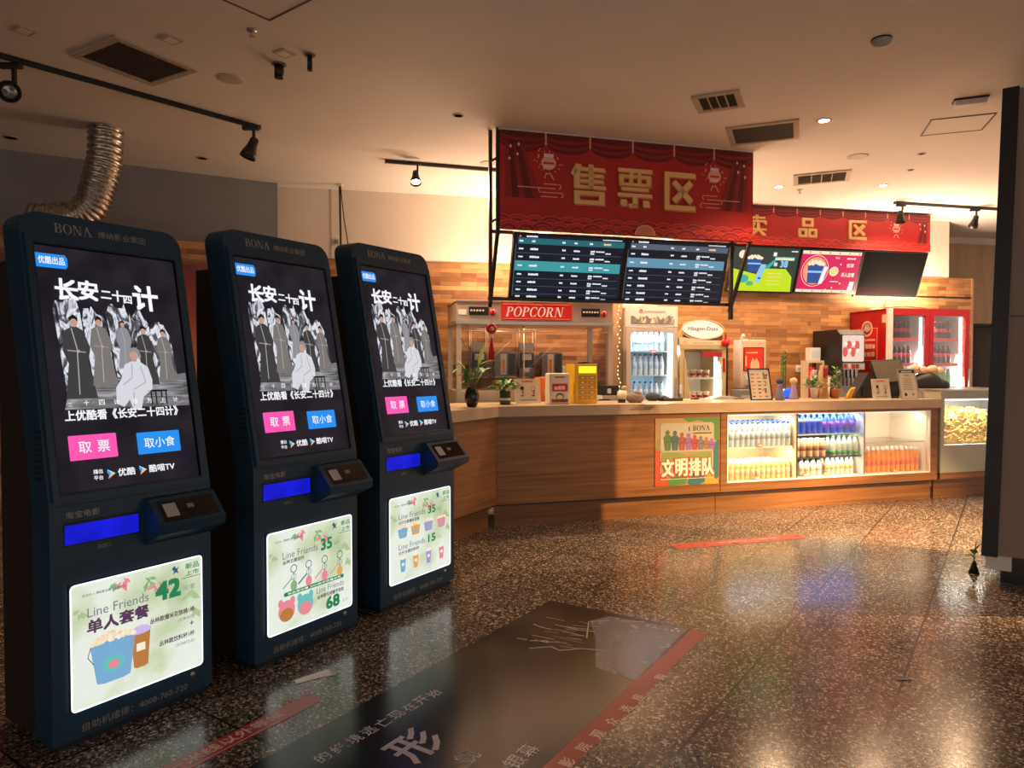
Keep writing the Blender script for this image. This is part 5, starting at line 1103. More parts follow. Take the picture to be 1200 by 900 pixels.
# swoosh head with an oval
pts = [(0, 1.66)]+[(W*.5-W*.52*math.cos(R(a)), 1.70+.245*math.sin(R(a))) for a in range(10, 171, 10)]+[(W, 1.66)]
b = MB(); b.prism(pts, XZ, .02, .10, 'freezer_gold'); b.build('head', t)
mat('chocolate', (.16, .05, .02), rough=.4); em('lit_cream', (1, .84, .60), 1.15)
cv = CV((0, .018, 0), step=.0015); cv.poly([(W*.5-W*.47*math.cos(R(a)), 1.68+.235*math.sin(R(a))) for a in range(0, 181, 10)], 'chocolate', 0)
P_ = [(W*.5+W*.45*math.cos(R(a)), 1.845+.105*math.sin(R(a))-.02*math.cos(R(a))) for a in range(0, 360, 12)]; cv.poly(P_, 'lit_cream', 1)
cv.poly([(0, 1.66), (W, 1.66), (W*1.0, 1.72), (W*.5, 1.725), (0.0, 1.76)], 'plastic_cream', 2); cv.scribble(W*.28, 1.685, W*.45, .018, 'grey_light', 9, 3); cv.ring(W*.12, 1.695, .022, .017, 'red_bright', L=4, seg=4)
cv.text('Häagen-Dazs', W*.5, 1.822, .052, 'chocolate', bold=.015, align='C', L=5, wfit=W*.64)
cv.ring(W*.5, 1.845, W*.47, W*.45, 'gold', L=3, yo=.115, yi=.105, seg=30); cv.build('sign_print', t, norm=False)
for z in (1.05, 1.30): b = MB(); b.box(.035, W-.035, .07, .56, z-.02, z, 'white'); b.build('shelf', t)
b = MB(); b.box(W-.115, W-.085, .05, .07, .3, 1.58, 'led_white'); b.build('light_strip', t)
b = MB(); b.box(W*.50, W-.055, -.004, 0, 1.535, 1.59, 'red_paint'); b.box(W-.045, W-.012, -.005, 0, 1.36, 1.52, 'red_paint'); b.build('red_sticker', t)
b = MB(); b.box(-.012, .012, -.03, 0, 1.12, 1.22, 'white', .005); b.build('handle', t)
lamp('lamp_freezer', 'AREA', BF.w(x0+W-.13, yo+.12, 1.1), 7, color=(1, .93, .82), rot=(0, R(-75), BF.a), shape='RECTANGLE', size=1.2, size_y=.04)
FX, FY, FW = x0, yo, W
def tub():
    t = thing('ice_cream_tub', 'x', 'ice cream'); b = MB(); b.lathe([(.027, 0), (.034, .072)], 'plastic_cream', seg=12); b.lathe([(.031, .02), (.0335, .05)], 'red_paint', seg=12); b.build('cup', t)
    b = MB(); b.lathe([(.037, .070), (.037, .085), (.0001, .086)], 'white', seg=12); b.build('lid', t); return t
tb = tub()
rows(tb, BF, [FX+.13+.085*i for i in range(4)], (FY+.12,), 1.301, 'small ice cream tub', 'freezer upper shelf', 'ice cream tubs in the freezer')
rows(tb, BF, [FX+.13+.085*i for i in range(4)], (FY+.12,), 1.051, 'small ice cream tub', 'freezer lower shelf', 'ice cream tubs in the freezer')
mat('cake_brown', (.55, .30, .14), rough=.5)
for i, (dx, h) in enumerate(((.20, .13), (.37, .16))):
    b = MB(); b.box(-.055, .055, 0, .09, 0, h, 'cake_brown' if i == 0 else 'plastic_cream', .008); b.box(-.03, .03, -.002, 0, .03, h-.03, ('label_orange', 'label_red')[i]); b.box(-.056, .056, -.001, .091, h-.02, h-.012, 'white')
    o = b.build('ice_cream_box'); place(o, BF, (FX+dx-.01, FY+.12, .87)); tag(o, ('brown ice cream box at the bottom of the gold edged freezer', 'cream and red ice cream box at the bottom of the gold edged freezer')[i], 'ice cream box')
b = MB(); b.box(.035, FW-.035, .07, .56, .84, .868, 'white'); b.build('shelf', bpy.data.objects['ice_cream_freezer'])
b = MB(); b.lathe([(.0001, -.012), (.05, -.012), (.055, 0), (.0001, .002)], 'red_bright', seg=24, M=Matrix.Rotation(R(90), 4, 'X')); b.box(-.012, .012, -.003, .009, .03, .10, 'red_paint'); o = b.build('round_tag'); place(o, BF, (x1-.02, yo-.02, 1.70)); tag(o, 'round red tag on the corner of the gold edged freezer', 'tag')
# dark gap panel between freezer and payment machine, payment machine
xa, xb = bx(853, -.3), bx(870, -.3); xq0, xq1 = bx(868, -.62)-.01, bx(984, -.62)+.42
b = MB(); b.box(0, xq0-.012-xa, 0, .28, 0, 1.74, 'black_panel' if mat('black_panel', (.022, .024, .03), rough=.45) else '', .004); b.box(.01, .03, -.01, 0, .9, 1.0, 'steel'); o = b.build('tall_cabinet'); place(o, BF, (xa, -.3, 0)); tag(o, 'narrow black cabinet between the ice cream freezer and the order machine', 'cabinet')
# back worktop carrying the machines
t = thing('back_counter', 'low wooden back counter under the drink machines along the brick wall', 'counter', BF, (xq0, -.62, 0)); W = xq1-xq0
b = MB(); b.box(0, W, 0, .60, 0, .86, 'counter_wood'); b.build('body', t); b = MB(); b.box(-.01, W+.01, -.02, .61, .86, .90, 'worktop', .003); b.build('top', t)
BT = .90
yo = -.55; x0 = bx(868, yo); x1 = bx(898, yo); W = x1-x0
t = thing('order_machine', 'beige order machine with a glowing red screen by the brick wall', 'order machine', BF, (x0, yo, BT)); mat('beige', (.55, .42, .33), rough=.4)
b = MB(); b.box(0, W, 0, .18, .26, .84, 'beige', .015); b.box(.05, W-.05, .03, .16, 0, .26, 'grey'); b.build('body', t)
b = MB(); b.box(.035, W-.035, -.006, .0, .47, .75, 'black_gloss'); b.build('bezel', t)
em('glow_red', (1, .035, .01), 1.0); em('glow_orange', (1, .35, .12), 1.2)
cv = CV((.045, -.007, .48)); w_ = W-.09; cv.rect(0, 0, w_, .26, 'glow_red', 1); cv.poly([(w_*.3, .02), (w_*.8, .02), (w_*.78, .09), (w_*.62, .15), (w_*.55, .11), (w_*.45, .15), (w_*.32, .08)], 'glow_orange', 2); cv.scribble(w_*.1, .2, w_*.6, .02, 'glow_orange', 5, 2); cv.rect(w_*.05, .05, w_*.12, .17, 'glow_orange', 2); cv.build('screen_picture', t, norm=False)
b = MB(); b.box(.05, W-.05, -.03, 0, .30, .42, 'grey_light', .006); 
for k in range(5): b.ball((.08+.045*k, -.035, .38), .016, 'white', 1)
b.build('card_reader', t)
b = MB()
for k in range(3): b.lathe([(.035, 0), (.03, .05), (.012, .075), (.0001, .078)], 'clear_glass' if k else 'steel', c=(.08+.08*k, .09, .84), seg=12)
o = b.build('glass_cups', t)
# cardboard tray and bins near it
yb = -.5
b = MB(); b.box(0, .30, 0, .2, 0, .26, 'grey', .004); b.box(.02, .28, -.002, 0, .05, .2, 'grey_light'); o = b.build('storage_bin'); place(o, BF, (bx(861, -.75), -.86, BT+.0)); tag(o, 'grey storage bin below the order machine', 'bin')
b = MB(); b.box(-.03, .33, -.03, .24, 0, BT, 'counter_wood'); o = b.build('bin_cabinet'); place(o, BF, (bx(861, -.75), -.875, 0)); tag(o, 'low wooden cabinet under the grey storage bin', 'cabinet')
# ------------------------------------------------------------------ fountain dispenser
yo = -.60; x0 = bx(984, yo); x1 = bx(1012, yo); W = x1-x0+.02
t = thing('soda_fountain', 'black sided soda fountain with a glowing fruit picture and steel front', 'drink dispenser', BF, (x0, yo, BT)); H = bz(995, 386, yo)-BT
b = MB(); b.prism([(0, 0), (.52, 0), (.52, H), (.06, H), (0, H-.06), (0, H*.55), (.10, H*.50), (.10, .10), (0, .08)], YZ, 0, .035, 'black'); b.prism([(0.02, 0), (.52, 0), (.52, H), (.06, H), (.01, H-.06), (.01, H*.56), (.12, H*.50), (.12, .10), (0.02, .08)], YZ, .035, W, 'black_panel'); b.build('housing', t)
em('fountain_glow', (1, .72, .60), .9); em('fountain_red', (.85, .12, .10), .9)
cv = CV((.04, .008, H*.60), step=.001); cv.rect(0, 0, W-.05, H*.33, 'fountain_glow', 0, r=.02)
for k in range(4): cv.disc(.04+.055*k, H*(.12+.08*(k % 2)), .035, 'fountain_red', 1, ry=.06); cv.disc(.05+.055*k, H*(.22-.08*(k % 2)), .022, 'lit_cream', 2)
cv.build('lit_picture', t, norm=False)
b = MB(); b.box(.04, W-.01, -.01, .10, H*.50, H*.58, 'steel', .003)
for k in range(4): b.box(.055+.055*k, .09+.055*k, -.018, -.01, H*.515, H*.57, ('red_paint', 'plastic_cream', 'red_paint', 'chocolate')[k])
b.build('button_bar', t)
for k in range(4): b = MB(); b.tube([(.07+.055*k, .04, H*.50), (.07+.055*k, .04, H*.40)], .010, 'black', 8); b.box(.062+.055*k, .078+.055*k, .025, .03, H*.30, H*.42, 'black'); b.build('nozzle', t)
b = MB(); b.box(.04, W-.01, .115, .122, .10, H*.5, 'steel'); b.box(.04, W-.01, -.02, .12, .04, .085, 'steel', .003); b.build('drip_tray', t)
# stacks of cups, paper bag, sauces beside the dispenser
def cup(label, F, x, y, z, r, h, m, lid=None, grp=None):
    t = thing('paper_cup', label, 'cup', F, (x, y, z), 0, grp)
    b = MB(); b.lathe([(r*.72, 0), (r, h)], m, seg=16); b.build('cup_body', t)
    b = MB(); b.lathe([(r*1.06, h-.004), (r*1.06, h+.006), (r*.9, h+.014), (.0001, h+.015)], lid or 'white', seg=16); b.build('lid', t); return t
cup('tall stack of red cups left of the soda fountain', BF, bx(951, -.5), -.5, BT, .035, .50, 'red_paint', 'red_paint')
cup('tall stack of cream cups nearest the soda fountain', BF, bx(970, -.45), -.45, BT, .036, .40, 'plastic_cream')
cup('stack of dark red cups between the cream cups and red cups', BF, bx(961, -.56), -.56, BT, .04, .34, 'chocolate', 'red_paint')
b = MB(); b.box(0, .15, 0, .09, 0, .16, 'white', .003); b.box(.02, .15, -.001, 0, .03, .13, 'label_pale'); o = b.build('napkin_box'); place(o, BF, (bx(949, -.3), -.3, BT+.60)); tag(o, 'white printed box on top of the tall cup shelf left of the soda fountain', 'box')
b = MB(); b.box(-.02, .22, -.01, .12, .57, .60, 'plastic_cream'); b.box(-.02, 0, -.01, .12, 0, .57, 'plastic_cream'); b.box(.20, .22, -.01, .12, 0, .57, 'plastic_cream'); b.box(0, .20, .0, .11, .28, .30, 'plastic_cream')
for k in range(4): b.box(.01+.048*k, .045+.048*k, 0, .10, .30, .48, ('red_paint', 'plastic_cream', 'chocolate', 'white')[k])
o = b.build('cup_shelf'); place(o, BF, (bx(947, -.3), -.3, BT)); tag(o, 'small cream shelf with packs beside the soda fountain', 'shelf')
# ------------------------------------------------------------------ double cola cooler
yo = -.70; x0 = bx(1041, yo); x1 = bx(1136, yo); W = x1-x0; H = 2.13; Dp = .69
t = thing('cola_cooler', 'large red double door cola cooler at the far end of the brick wall', 'cooler', BF, (x0, yo, 0))
b = MB(); fridge_case(b, 0, W, .05, Dp, .03, H, 'red_paint', .03); b.box(W*.5-.015, W*.5+.015, .05, Dp, .1, H, 'white'); b.box(.03, W-.03, Dp-.06, Dp-.03, .13, H-.03, 'white_gloss'); b.box(.03, .035, .06, Dp-.05, .13, H-.04, 'white'); b.box(W-.035, W-.03, .06, Dp-.05, .13, H-.04, 'white'); b.build('cabinet', t)
for k in range(2):
    a = k*W/2; w_ = W/2; f = .062; b = MB()
    b.box(a, a+f, 0, .045, .12, H, 'white' if k == 0 else 'red_paint', .004); b.box(a+w_-f, a+w_-.003, 0, .045, .12, H, 'red_paint', .004); b.box(a+f, a+w_-f, 0, .045, .12, .25, 'red_paint'); b.box(a+f, a+w_-f, 0, .045, H-.08, H, 'red_paint')
    b.box(a+f, a+w_-f, .02, .026, .25, H-.08, 'clear_glass'); d = b.build('door', t)
    b = MB(); b.box(a+w_-.035, a+w_-.018, -.035, 0, 1.0, 1.4, 'black' if k == 0 else 'steel', .004); b.build('handle', d)
    b = MB(); b.box(a+w_-f-.028, a+w_-f-.004, .05, .07, .25, H-.1, 'led_white'); b.build('light_strip', t)
    lamp('lamp_cooler', 'AREA', BF.w(x0+a+w_-.1, yo+.10, 1.35), 20, color=(1, .96, .9), rot=(0, R(-75), BF.a), shape='RECTANGLE', size=1.3, size_y=.05)
    for j, z in enumerate((1.16, 1.45, 1.76)):
        b = MB(); b.box(a+.04, a+w_-.04, .08, Dp-.07, z-.012, z, 'white'); b.box(a+.04, a+w_-.10, .065, .08, z-.02, z+.018, 'red_bright' if j > 0 else 'white'); b.build('shelf', t)
cv = CV((0-.001, Dp, 0), (0, -1, 0), (0, 0, 1)); 
cv.rect(.16, 1.52, .52, 1.90, 'red_bright', 0)
for a in ((.14, 1.50, .50, 1.506), (.14, 1.90, .50, 1.906), (.14, 1.50, .146, 1.906), (.494, 1.50, .50, 1.906)): cv.rect(*a, 'banner_pink', 1)
cv.disc(.32, 1.90, .10, 'red_paint', 2); cv.ring(.32, 1.90, .10, .075, 'banner_pink', L=3); cv.disc(.32, 1.91, .05, 'grey_light', 3); cv.line([(.25, 1.87), (.30, 1.92), (.36, 1.88), (.40, 1.93)], .014, 'banner_pink', 4)
cv.scribble(.17, 1.745, .30, .028, 'banner_pink', 7, 3); cv.scribble(.17, 1.65, .30, .065, 'banner_pink', 5, 3); cv.scribble(.25, 1.55, .22, .06, 'banner_pink', 3, 3); cv.rect(.58, 1.96, .66, 2.06, 'banner_pink', 3)
cv.build('side_print', t, norm=False)
CX, CW = x0, W
added_uplight(t, BF, W/2, .42, H, 1.0, 85)
ck = bottle('cola_bottle', .030, .235, 'cola', 'cap_red', 'label_red', lab=(.40, .60)); gk = bottle('green_soda_bottle', .030, .235, 'green_drink', 'cap_green', 'label_green', lab=(.40, .60))
for k in range(2):
    xs_ = [CX+k*CW/2+.075+.066*i for i in range(6)]; s_ = ('first cooler door', 'second cooler door')[k]
    rows(ck, BF, xs_, (yo+.14,), 1.761, 'red-labelled cola bottle', 'top shelf, '+s_, 'cola bottles in the red cooler')
    rows(ck, BF, xs_, (yo+.14,), 1.451, 'red-labelled cola bottle', 'second shelf, '+s_, 'cola bottles in the red cooler')
    rows(gk, BF, xs_, (yo+.14,), 1.161, 'green soda bottle', 'third shelf, '+s_, 'green soda bottles in the red cooler')
# things on top of the cooler
b = MB(); b.lathe([(.03, 0), (.022, .04), (.03, .06), (.012, .085), (.02, .11), (.0001, .14)], 'plastic_cream', seg=14); o = b.build('figurine'); place(o, BF, (CX+.12, yo+.2, H)); tag(o, 'small cream figurine on top of the red cooler', 'figurine')
b = MB(); b.tube([(-.3, 0, .01), (0, .01, .035), (.3, 0, .012)], .010, 'plastic_cream', 8); o = b.build('paper_tube'); place(o, BF, (CX+.34, yo+.12, H+.012)); tag(o, 'thin pale tube lying on top of the red cooler', 'tube')
b = MB(); b.box(0, 1.0, -.015, 0, 0, .018, 'black'); o = b.build('wall_rail'); place(o, BF, (bx(1055, 0)+.1, 0, bz(1090, 349, 0))); tag(o, 'thin black rail on the brick wall above the red cooler', 'rail')
# ================================================================== THINGS ON THE WORKTOP
def top(px, py): return at_z(px, py, TOPZ)
def on_top(name, label, cat, px, py, deg=None, group=None):
    p = top(px, py); t = thing(name, label, cat, WF, (p.x, p.y, TOPZ), CF.a if deg is None else R(deg), group); return t
mat('ceramic_black', (.012, .016, .014), rough=.15); mat('stem', (.10, .17, .04), rough=.6); mat('terracotta', (.45, .17, .05), rough=.6)
noise_mat('leaf_green', [(.3, (.05, .16, .03)), (.7, (.12, .30, .06))], nscale=20, rough=.4); noise_mat('leaf_bright', [(.3, (.30, .42, .07)), (.7, (.48, .58, .14))], nscale=12, rough=.4); noise_mat('leaf_pale', [(.3, (.35, .42, .25)), (.7, (.55, .60, .42))], nscale=25, rough=.5)
def leaf(b, base, d, l_, w_, droop, m, seg=6):
    d = Vector(d).normalized(); side = d.cross(Vector((0, 0, 1)))
    if side.length < .1: side = Vector((1, 0, 0))
    side.normalize(); p = Vector(base); prev = None; mi = b.mi(m)
    for i in range(seg+1):
        t_ = i/seg; ww = w_*math.sin(math.pi*min(1, .08+t_*.92))**.8*(1-.25*t_); nrm = side.cross(d).normalized()
        row = [b.bm.verts.new(p-side*ww/2+nrm*ww*.12), b.bm.verts.new(p), b.bm.verts.new(p+side*ww/2+nrm*ww*.12)]
        if prev:
            for k in range(2): f = b.bm.faces.new((prev[k], prev[k+1], row[k+1], row[k])); f.material_index = mi; f.smooth = True
        prev = row; p = p+d*l_/seg; d = (d+Vector((0, 0, -droop/seg))).normalized()
# big leafy plant in black vase
t = on_top('potted_plant', 'long leaved green plant in a bulbous black vase at the counter corner', 'plant', 553, 477)
b = MB(); b.lathe([(.034, 0), (.046, .015), (.060, .06), (.062, .10), (.052, .14), (.038, .165), (.042, .172), (.036, .172), (.032, .15)], 'ceramic_black', seg=24); b.build('vase', t)
b = MB(); r = random.Random(11)
sp = [((.03, 0, .48), 7), ((-.06, -.01, .36), 4), ((.10, .02, .30), 3)]
b.tube([(0, 0, .14), (.02, 0, .25), (.07, 0, .34), (.06, .0, .44)], .006, 'stem', 6); b.tube([(0, 0, .14), (-.02, 0, .24), (-.01, 0, .34)], .005, 'stem', 6); b.tube([(.0, 0, .14), (.05, .01, .22), (.10, .02, .30)], .005, 'stem', 6); b.tube([(.06, 0, .40), (-.02, 0, .50), (-.05, 0, .56)], .003, 'stem', 6); b.build('stems', t)
b = MB()
for base, d, l_, w_, dr, m in (((-.01, 0, .24), (-.3, .1, .6), .24, .062, .8, 'leaf_bright'), ((.06, 0, .34), (.18, -.2, 1), .24, .065, .5, 'leaf_bright'), ((-.01, 0, .34), (-1, .1, .35), .26, .05, .9, 'leaf_green'), ((.07, 0, .36), (1, -.1, .5), .26, .06, 1.1, 'leaf_bright'),
                               ((.04, 0, .32), (.1, -.6, .2), .18, .06, 1.2, 'leaf_green'), ((-.04, 0, .36), (-.1, -.1, -1), .20, .055, .1, 'leaf_green'), ((.10, .02, .30), (.8, .3, .5), .20, .05, 1.2, 'leaf_green'), ((-.02, 0, .3), (-.8, -.5, .5), .22, .045, 1.3, 'leaf_green'), ((-.05, 0, .5), (-.4, 0, .8), .12, .035, .5, 'leaf_bright'), ((.05, 0, .25), (-.9, -.2, -.1), .20, .04, .6, 'leaf_green'), ((.02, 0, .28), (-.6, .4, .1), .22, .05, .9, 'leaf_green')):
    leaf(b, base, d, l_, w_, dr, m)
b.build('leaves', t, norm=False)
# small plant in a glass jar
t = on_top('potted_plant', 'bushy small-leaved green plant in a dark glass jar on the counter', 'plant', 592, 474)
mat('dark_glass', (.05, .075, .06), rough=.12)
b = MB(); b.lathe([(.046, 0), (.050, .01), (.050, .13), (.047, .13), (.046, .02)], 'dark_glass', seg=20); b.lathe([(.0515, .04), (.0515, .06)], 'clear_soda', seg=20); b.build('jar', t)
b = MB(); r = random.Random(5)
for i in range(46):
    a = r.uniform(0, 6.28); q = r.uniform(.01, .10); base = (math.cos(a)*q, math.sin(a)*q*.7, .12+r.uniform(0, .12)*(1-q*5)); leaf(b, base, (math.cos(a), math.sin(a), r.uniform(.2, 1.2)), r.uniform(.06, .12), .042, 1.2, 'leaf_green' if i % 4 else 'leaf_pale', 4)
leaf(b, (-.04, 0, .15), (-1, -.2, .4), .16, .045, 1.0, 'leaf_green'); leaf(b, (.05, 0, .16), (1, -.3, .2), .13, .06, 1.5, 'leaf_green'); b.build('leaves', t, norm=False)
# acrylic stands
def acrylic(label, px, py, w_, h, m='plastic_cream', two=True, deg=None, tint='label_red'):
    t = on_top('acrylic_sign', label, 'sign', px, py, deg)
    tilt = Matrix.Rotation(R(-9), 4, 'X')
    b = MB(); b.box(-w_/2, w_/2, 0, .006, 0, h, m, .002); 
    for v in b.bm.verts: v.co = tilt @ v.co
    b.box(-w_/2, w_/2, -.03, .06, 0, .004, 'white_gloss'); b.build('stand', t)
    Y = tilt @ Vector((0, 0, 1)); cv = CV((-w_/2, -.001, .0), (1, 0, 0), tuple(Y), step=.0008)
    cv.scribble(w_*.28, h*.86, w_*.44, h*.06, tint, 6, 2)
    if two:
        for k in (0, 1):
            x = w_*(.29+.42*k); cv.disc(x, h*.62, w_*.075, 'black', 2, seg=12) if k == 0 else cv.ring(x, h*.60, w_*.09, w_*.07, 'grey', L=2, seg=12)
            cv.line([(x-w_*.05, h*.52), (x+w_*.06, h*.38)], w_*.02, 'grey', 2); cv.line([(x+w_*.05, h*.55), (x+w_*.01, h*.36)], w_*.03, 'black', 2); cv.ring(x, h*.40, w_*.11, w_*.10, 'grey', 180, 360, 8, 2); cv.rect(x-w_*.05, h*.30, x+w_*.05, h*.34, 'black', 2)
    cv.scribble(w_*.18, h*.12, w_*.64, h*.05, 'grey', 8, 2); cv.build('print', t, norm=False); return t
acrylic('cream acrylic sign with two small drawings beside the jar plant on the counter', 619, 473, .255, .235)
b = MB(); b.box(-.09, .09, 0, .10, 0, .24, 'orange_box' if mat('orange_box', (.80, .22, .05), rough=.5) else '', .003); b.box(-.02, .08, -.002, 0, .06, .12, 'plastic_cream'); o = b.build('orange_box'); p = top(640, 470); o.location = p; o.rotation_euler = (0, 0, CF.a); tag(o, 'plain orange box behind the cream acrylic sign on the counter', 'box')
t = on_top('display_box', 'cream counter display box with a red panel and rounded top', 'display box', 656, 474)
b = MB(); b.box(-.10, .10, 0, .13, 0, .285, 'plastic_cream', .015); b.build('casing', t); cv = CV((-.10, -.0015, 0)); cv.rect(.025, .12, .175, .19, 'red_paint', 1); cv.scribble(.045, .135, .11, .038, 'banner_pink', 3, 2); cv.scribble(.05, .245, .10, .012, 'chocolate', 6, 1); cv.disc(.10, .075, .04, 'chocolate', 1, ry=.03); cv.disc(.10, .068, .03, 'plastic_cream', 2, ry=.02); cv.rect(.02, .02, .18, .05, 'chocolate', 1); cv.build('print', t, norm=False)
# power bank station
mat('yellow_plastic', (.62, .36, .015), rough=.35); em('yellow_glow', (1, .92, .02), 1.1)
t = on_top('power_bank_station', 'yellow power bank station with twelve slots and a bright yellow screen', 'charging station', 688, 473)
b = MB(); b.box(-.125, .105, 0, .24, 0, .37, 'yellow_plastic', .008); b.build('casing', t)
b = MB(); b.box(-.085, .09, -.004, 0, .285, .35, 'yellow_glow'); b.build('screen', t)
for i in range(5):
    for k in range(2): b = MB(); b.box(-.085+.095*k, .0+.095*k-.005, -.003, 0, .045+.046*i, .078+.046*i, 'yellow_slot' if mat('yellow_slot', (.45, .24, .01), rough=.4) else '', .001); b.box(-.06+.095*k, -.035+.095*k, -.005, -.002, .056+.046*i, .064+.046*i, 'white'); b.build('slot', t)
b = MB(); b.tube([(-.06, .08, .375), (0, .06, .385), (.06, .09, .38)], .012, 'black', 8); b.box(-.08, .08, .04, .14, .37, .378, 'black', .003); b.build('cable', t)
# card terminal, little black box, scale and papers
t = on_top('receipt_printer', 'small black and white receipt printer beside the yellow power bank station', 'printer', 716, 469); b = MB(); b.box(-.10, .09, 0, .14, .05, .15, 'black', .006); b.box(-.04, .0, -.002, 0, .07, .12, 'white'); b.box(-.10, .09, .0, .14, 0, .05, 'white', .004); b.box(-.13, -.03, -.05, .02, 0, .012, 'black'); b.build('body', t)
b = MB(); b.box(-.035, .035, 0, .06, 0, .035, 'black', .008); o = b.build('black_gadget'); o.location = top(729, 472); tag(o, 'small black gadget on the counter beside the receipt printer', 'gadget')
b = MB(); b.lathe([(.05, 0), (.055, .05), (.05, .09), (.02, .10), (.0001, .10)], 'plastic_cream', seg=14); b.ball((.02, .02, .12), .03, 'tan_board', 2, jit=.1); o = b.build('snack_tub'); o.location = top(731, 469.5)+Vector((0, .10, 0)); tag(o, 'cream tub with tan lid behind the small black gadget', 'tub')
mat('grey_cloth', (.16, .13, .11), rough=.8); mat('dark_cloth', (.04, .045, .06), rough=.8); mat('paper_bluish', (.45, .47, .55), rough=.5)
b = MB(); b.ball((0, .04, .045), .08, 'grey_cloth', 3, (1.1, .8, .7), .03); b.ball((.02, .03, .085), .045, 'grey_cloth', 2, (1, .8, .7), .05)
for v in b.bm.verts: v.co.z = max(0, v.co.z)
o = b.build('cloth_cap'); o.location = top(745, 472); tag(o, 'brown grey crumpled cloth cap lying in front of the water fridge', 'cap')
b = MB(); b.ball((0, .05, .04), .06, 'dark_cloth', 2, (1.3, .8, .8), .06); b.ball((.10, .05, .025), .05, 'dark_cloth', 2, (1.4, .8, .6), .06)
for v in b.bm.verts: v.co.z = max(0, v.co.z)
o = b.build('dark_pouch'); o.location = top(766, 470); tag(o, 'dark blue crumpled pouch beside the cloth cap on the counter', 'pouch')
t = on_top('card_terminal', 'flat black card terminal lying on the counter in front of the fridge', 'card terminal', 788, 470); b = MB(); b.box(-.10, .12, 0, .09, 0, .03, 'black', .006); b.box(-.02, .10, .015, .06, .03, .033, 'grey', .001); b.build('body', t)
b = MB(); b.box(-.13, .07, 0, .09, 0, .004, 'white'); b.box(-.10, .05, .02, .10, .004, .007, 'paper_bluish'); o = b.build('paper_sheets'); o.location = top(775, 474); o.rotation_euler = (0, 0, CF.a); tag(o, 'white and bluish paper sheets at the counter edge before the dark pouch', 'papers')
b = MB(); b.box(-.10, .10, 0, .14, 0, .006, 'plastic_cream'); b.box(-.02, .06, .02, .06, .006, .022, 'black', .003); o = b.build('receipt_pad'); o.location = top(815, 469); o.rotation_euler = (0, 0, CF.a+.1); tag(o, 'cream receipt pad with a black clip before the ice cream freezer', 'pad')
t = on_top('paper_bag', 'flat blue grey packet lying on the counter under the order machine', 'packet', 850, 468); b = MB(); b.prism([(-.17, .0), (-.05, .035), (.10, .03), (.20, .008), (.22, 0)], XZ, 0, .16, 'paper_bluish'); b.build('packet', t); b = MB(); b.box(.10, .23, -.01, .05, 0, .008, 'black'); b.build('strip', t)
cup('small printed paper cup on the counter beside the blue grey packet', WF, top(858, 461).x, top(858, 461).y, TOPZ, .032, .115, 'plastic_cream')
# framed menu board
def frame_stand(label, px, py, w_, h, fm, deg=None, kind=0):
    t = on_top('framed_notice', label, 'notice', px, py, deg); tilt = Matrix.Rotation(R(-12), 4, 'X')
    b = MB(); f = .012
    for a in ((-w_/2, w_/2, 0, f), (-w_/2, w_/2, h-f, h), (-w_/2, -w_/2+f, 0, h), (w_/2-f, w_/2, 0, h)): b.box(a[0], a[1], -.006, .012, a[2], a[3], fm, .002)
    for v in b.bm.verts: v.co = tilt @ v.co
    b.build('frame', t); b = MB(); b.box(-w_/2+f, w_/2-f, 0, .006, f, h-f, 'plastic_cream')
    for v in b.bm.verts: v.co = tilt @ v.co
    b.build('sheet', t); b = MB(); b.bar((0, .02+h*.17, h*.8), (0, h*.42, .003), .03, .005, fm); b.build('easel_leg', t)
    Y = tilt @ Vector((0, 0, 1)); cv = CV((-w_/2, -.001, 0), (1, 0, 0), tuple(Y), step=.0008); r = random.Random(kind+3)
    if kind == 0:
        for i in range(7):
            for k in range(3): cv.rect(w_*(.10+.28*k), h*(.10+.115*i), w_*(.10+.28*k+r.uniform(.1, .2)), h*(.14+.115*i), ('grey', 'chocolate', 'leaf_green', 'tan_board')[r.randrange(4)], 1)
        for k in range(6): cv.disc(w_*r.uniform(.6, .9), h*r.uniform(.1, .9), w_*.05, ('chocolate', 'leaf_green', 'tan_board')[k % 3], 2, seg=8)
    else:
        cv.rect(w_*.06, h*.86, w_*.94, h*.95, 'dark_cloth', 1); cv.scribble(w_*.2, h*.88, w_*.6, h*.045, 'white', 6, 2); cv.scribble(w_*.35, h*.76, w_*.3, h*.045, 'grey', 4, 1)
        for i in range(7): cv.scribble(w_*.2, h*(.66-.06*i), w_*r.uniform(.5, .6), h*.02, 'grey', 6, 1)
        cv.disc(w_*.28, h*.15, w_*.08, 'black', 1, seg=10); cv.disc(w_*.7, h*.15, w_*.06, 'grey', 1, seg=10)
    cv.build('print', t, norm=False); return t
frame_stand('black framed menu sheet with small coloured pictures beside the purple bottle', 893, 469, .26, .335, 'black', kind=0)
acrylic('square cream acrylic sign with two small drawings beside the order monitor', 1034, 468.2, .235, .22)
frame_stand('silver framed certificate with a dark heading near the end of the counter', 1067, 467.6, .235, .33, 'steel', kind=1)
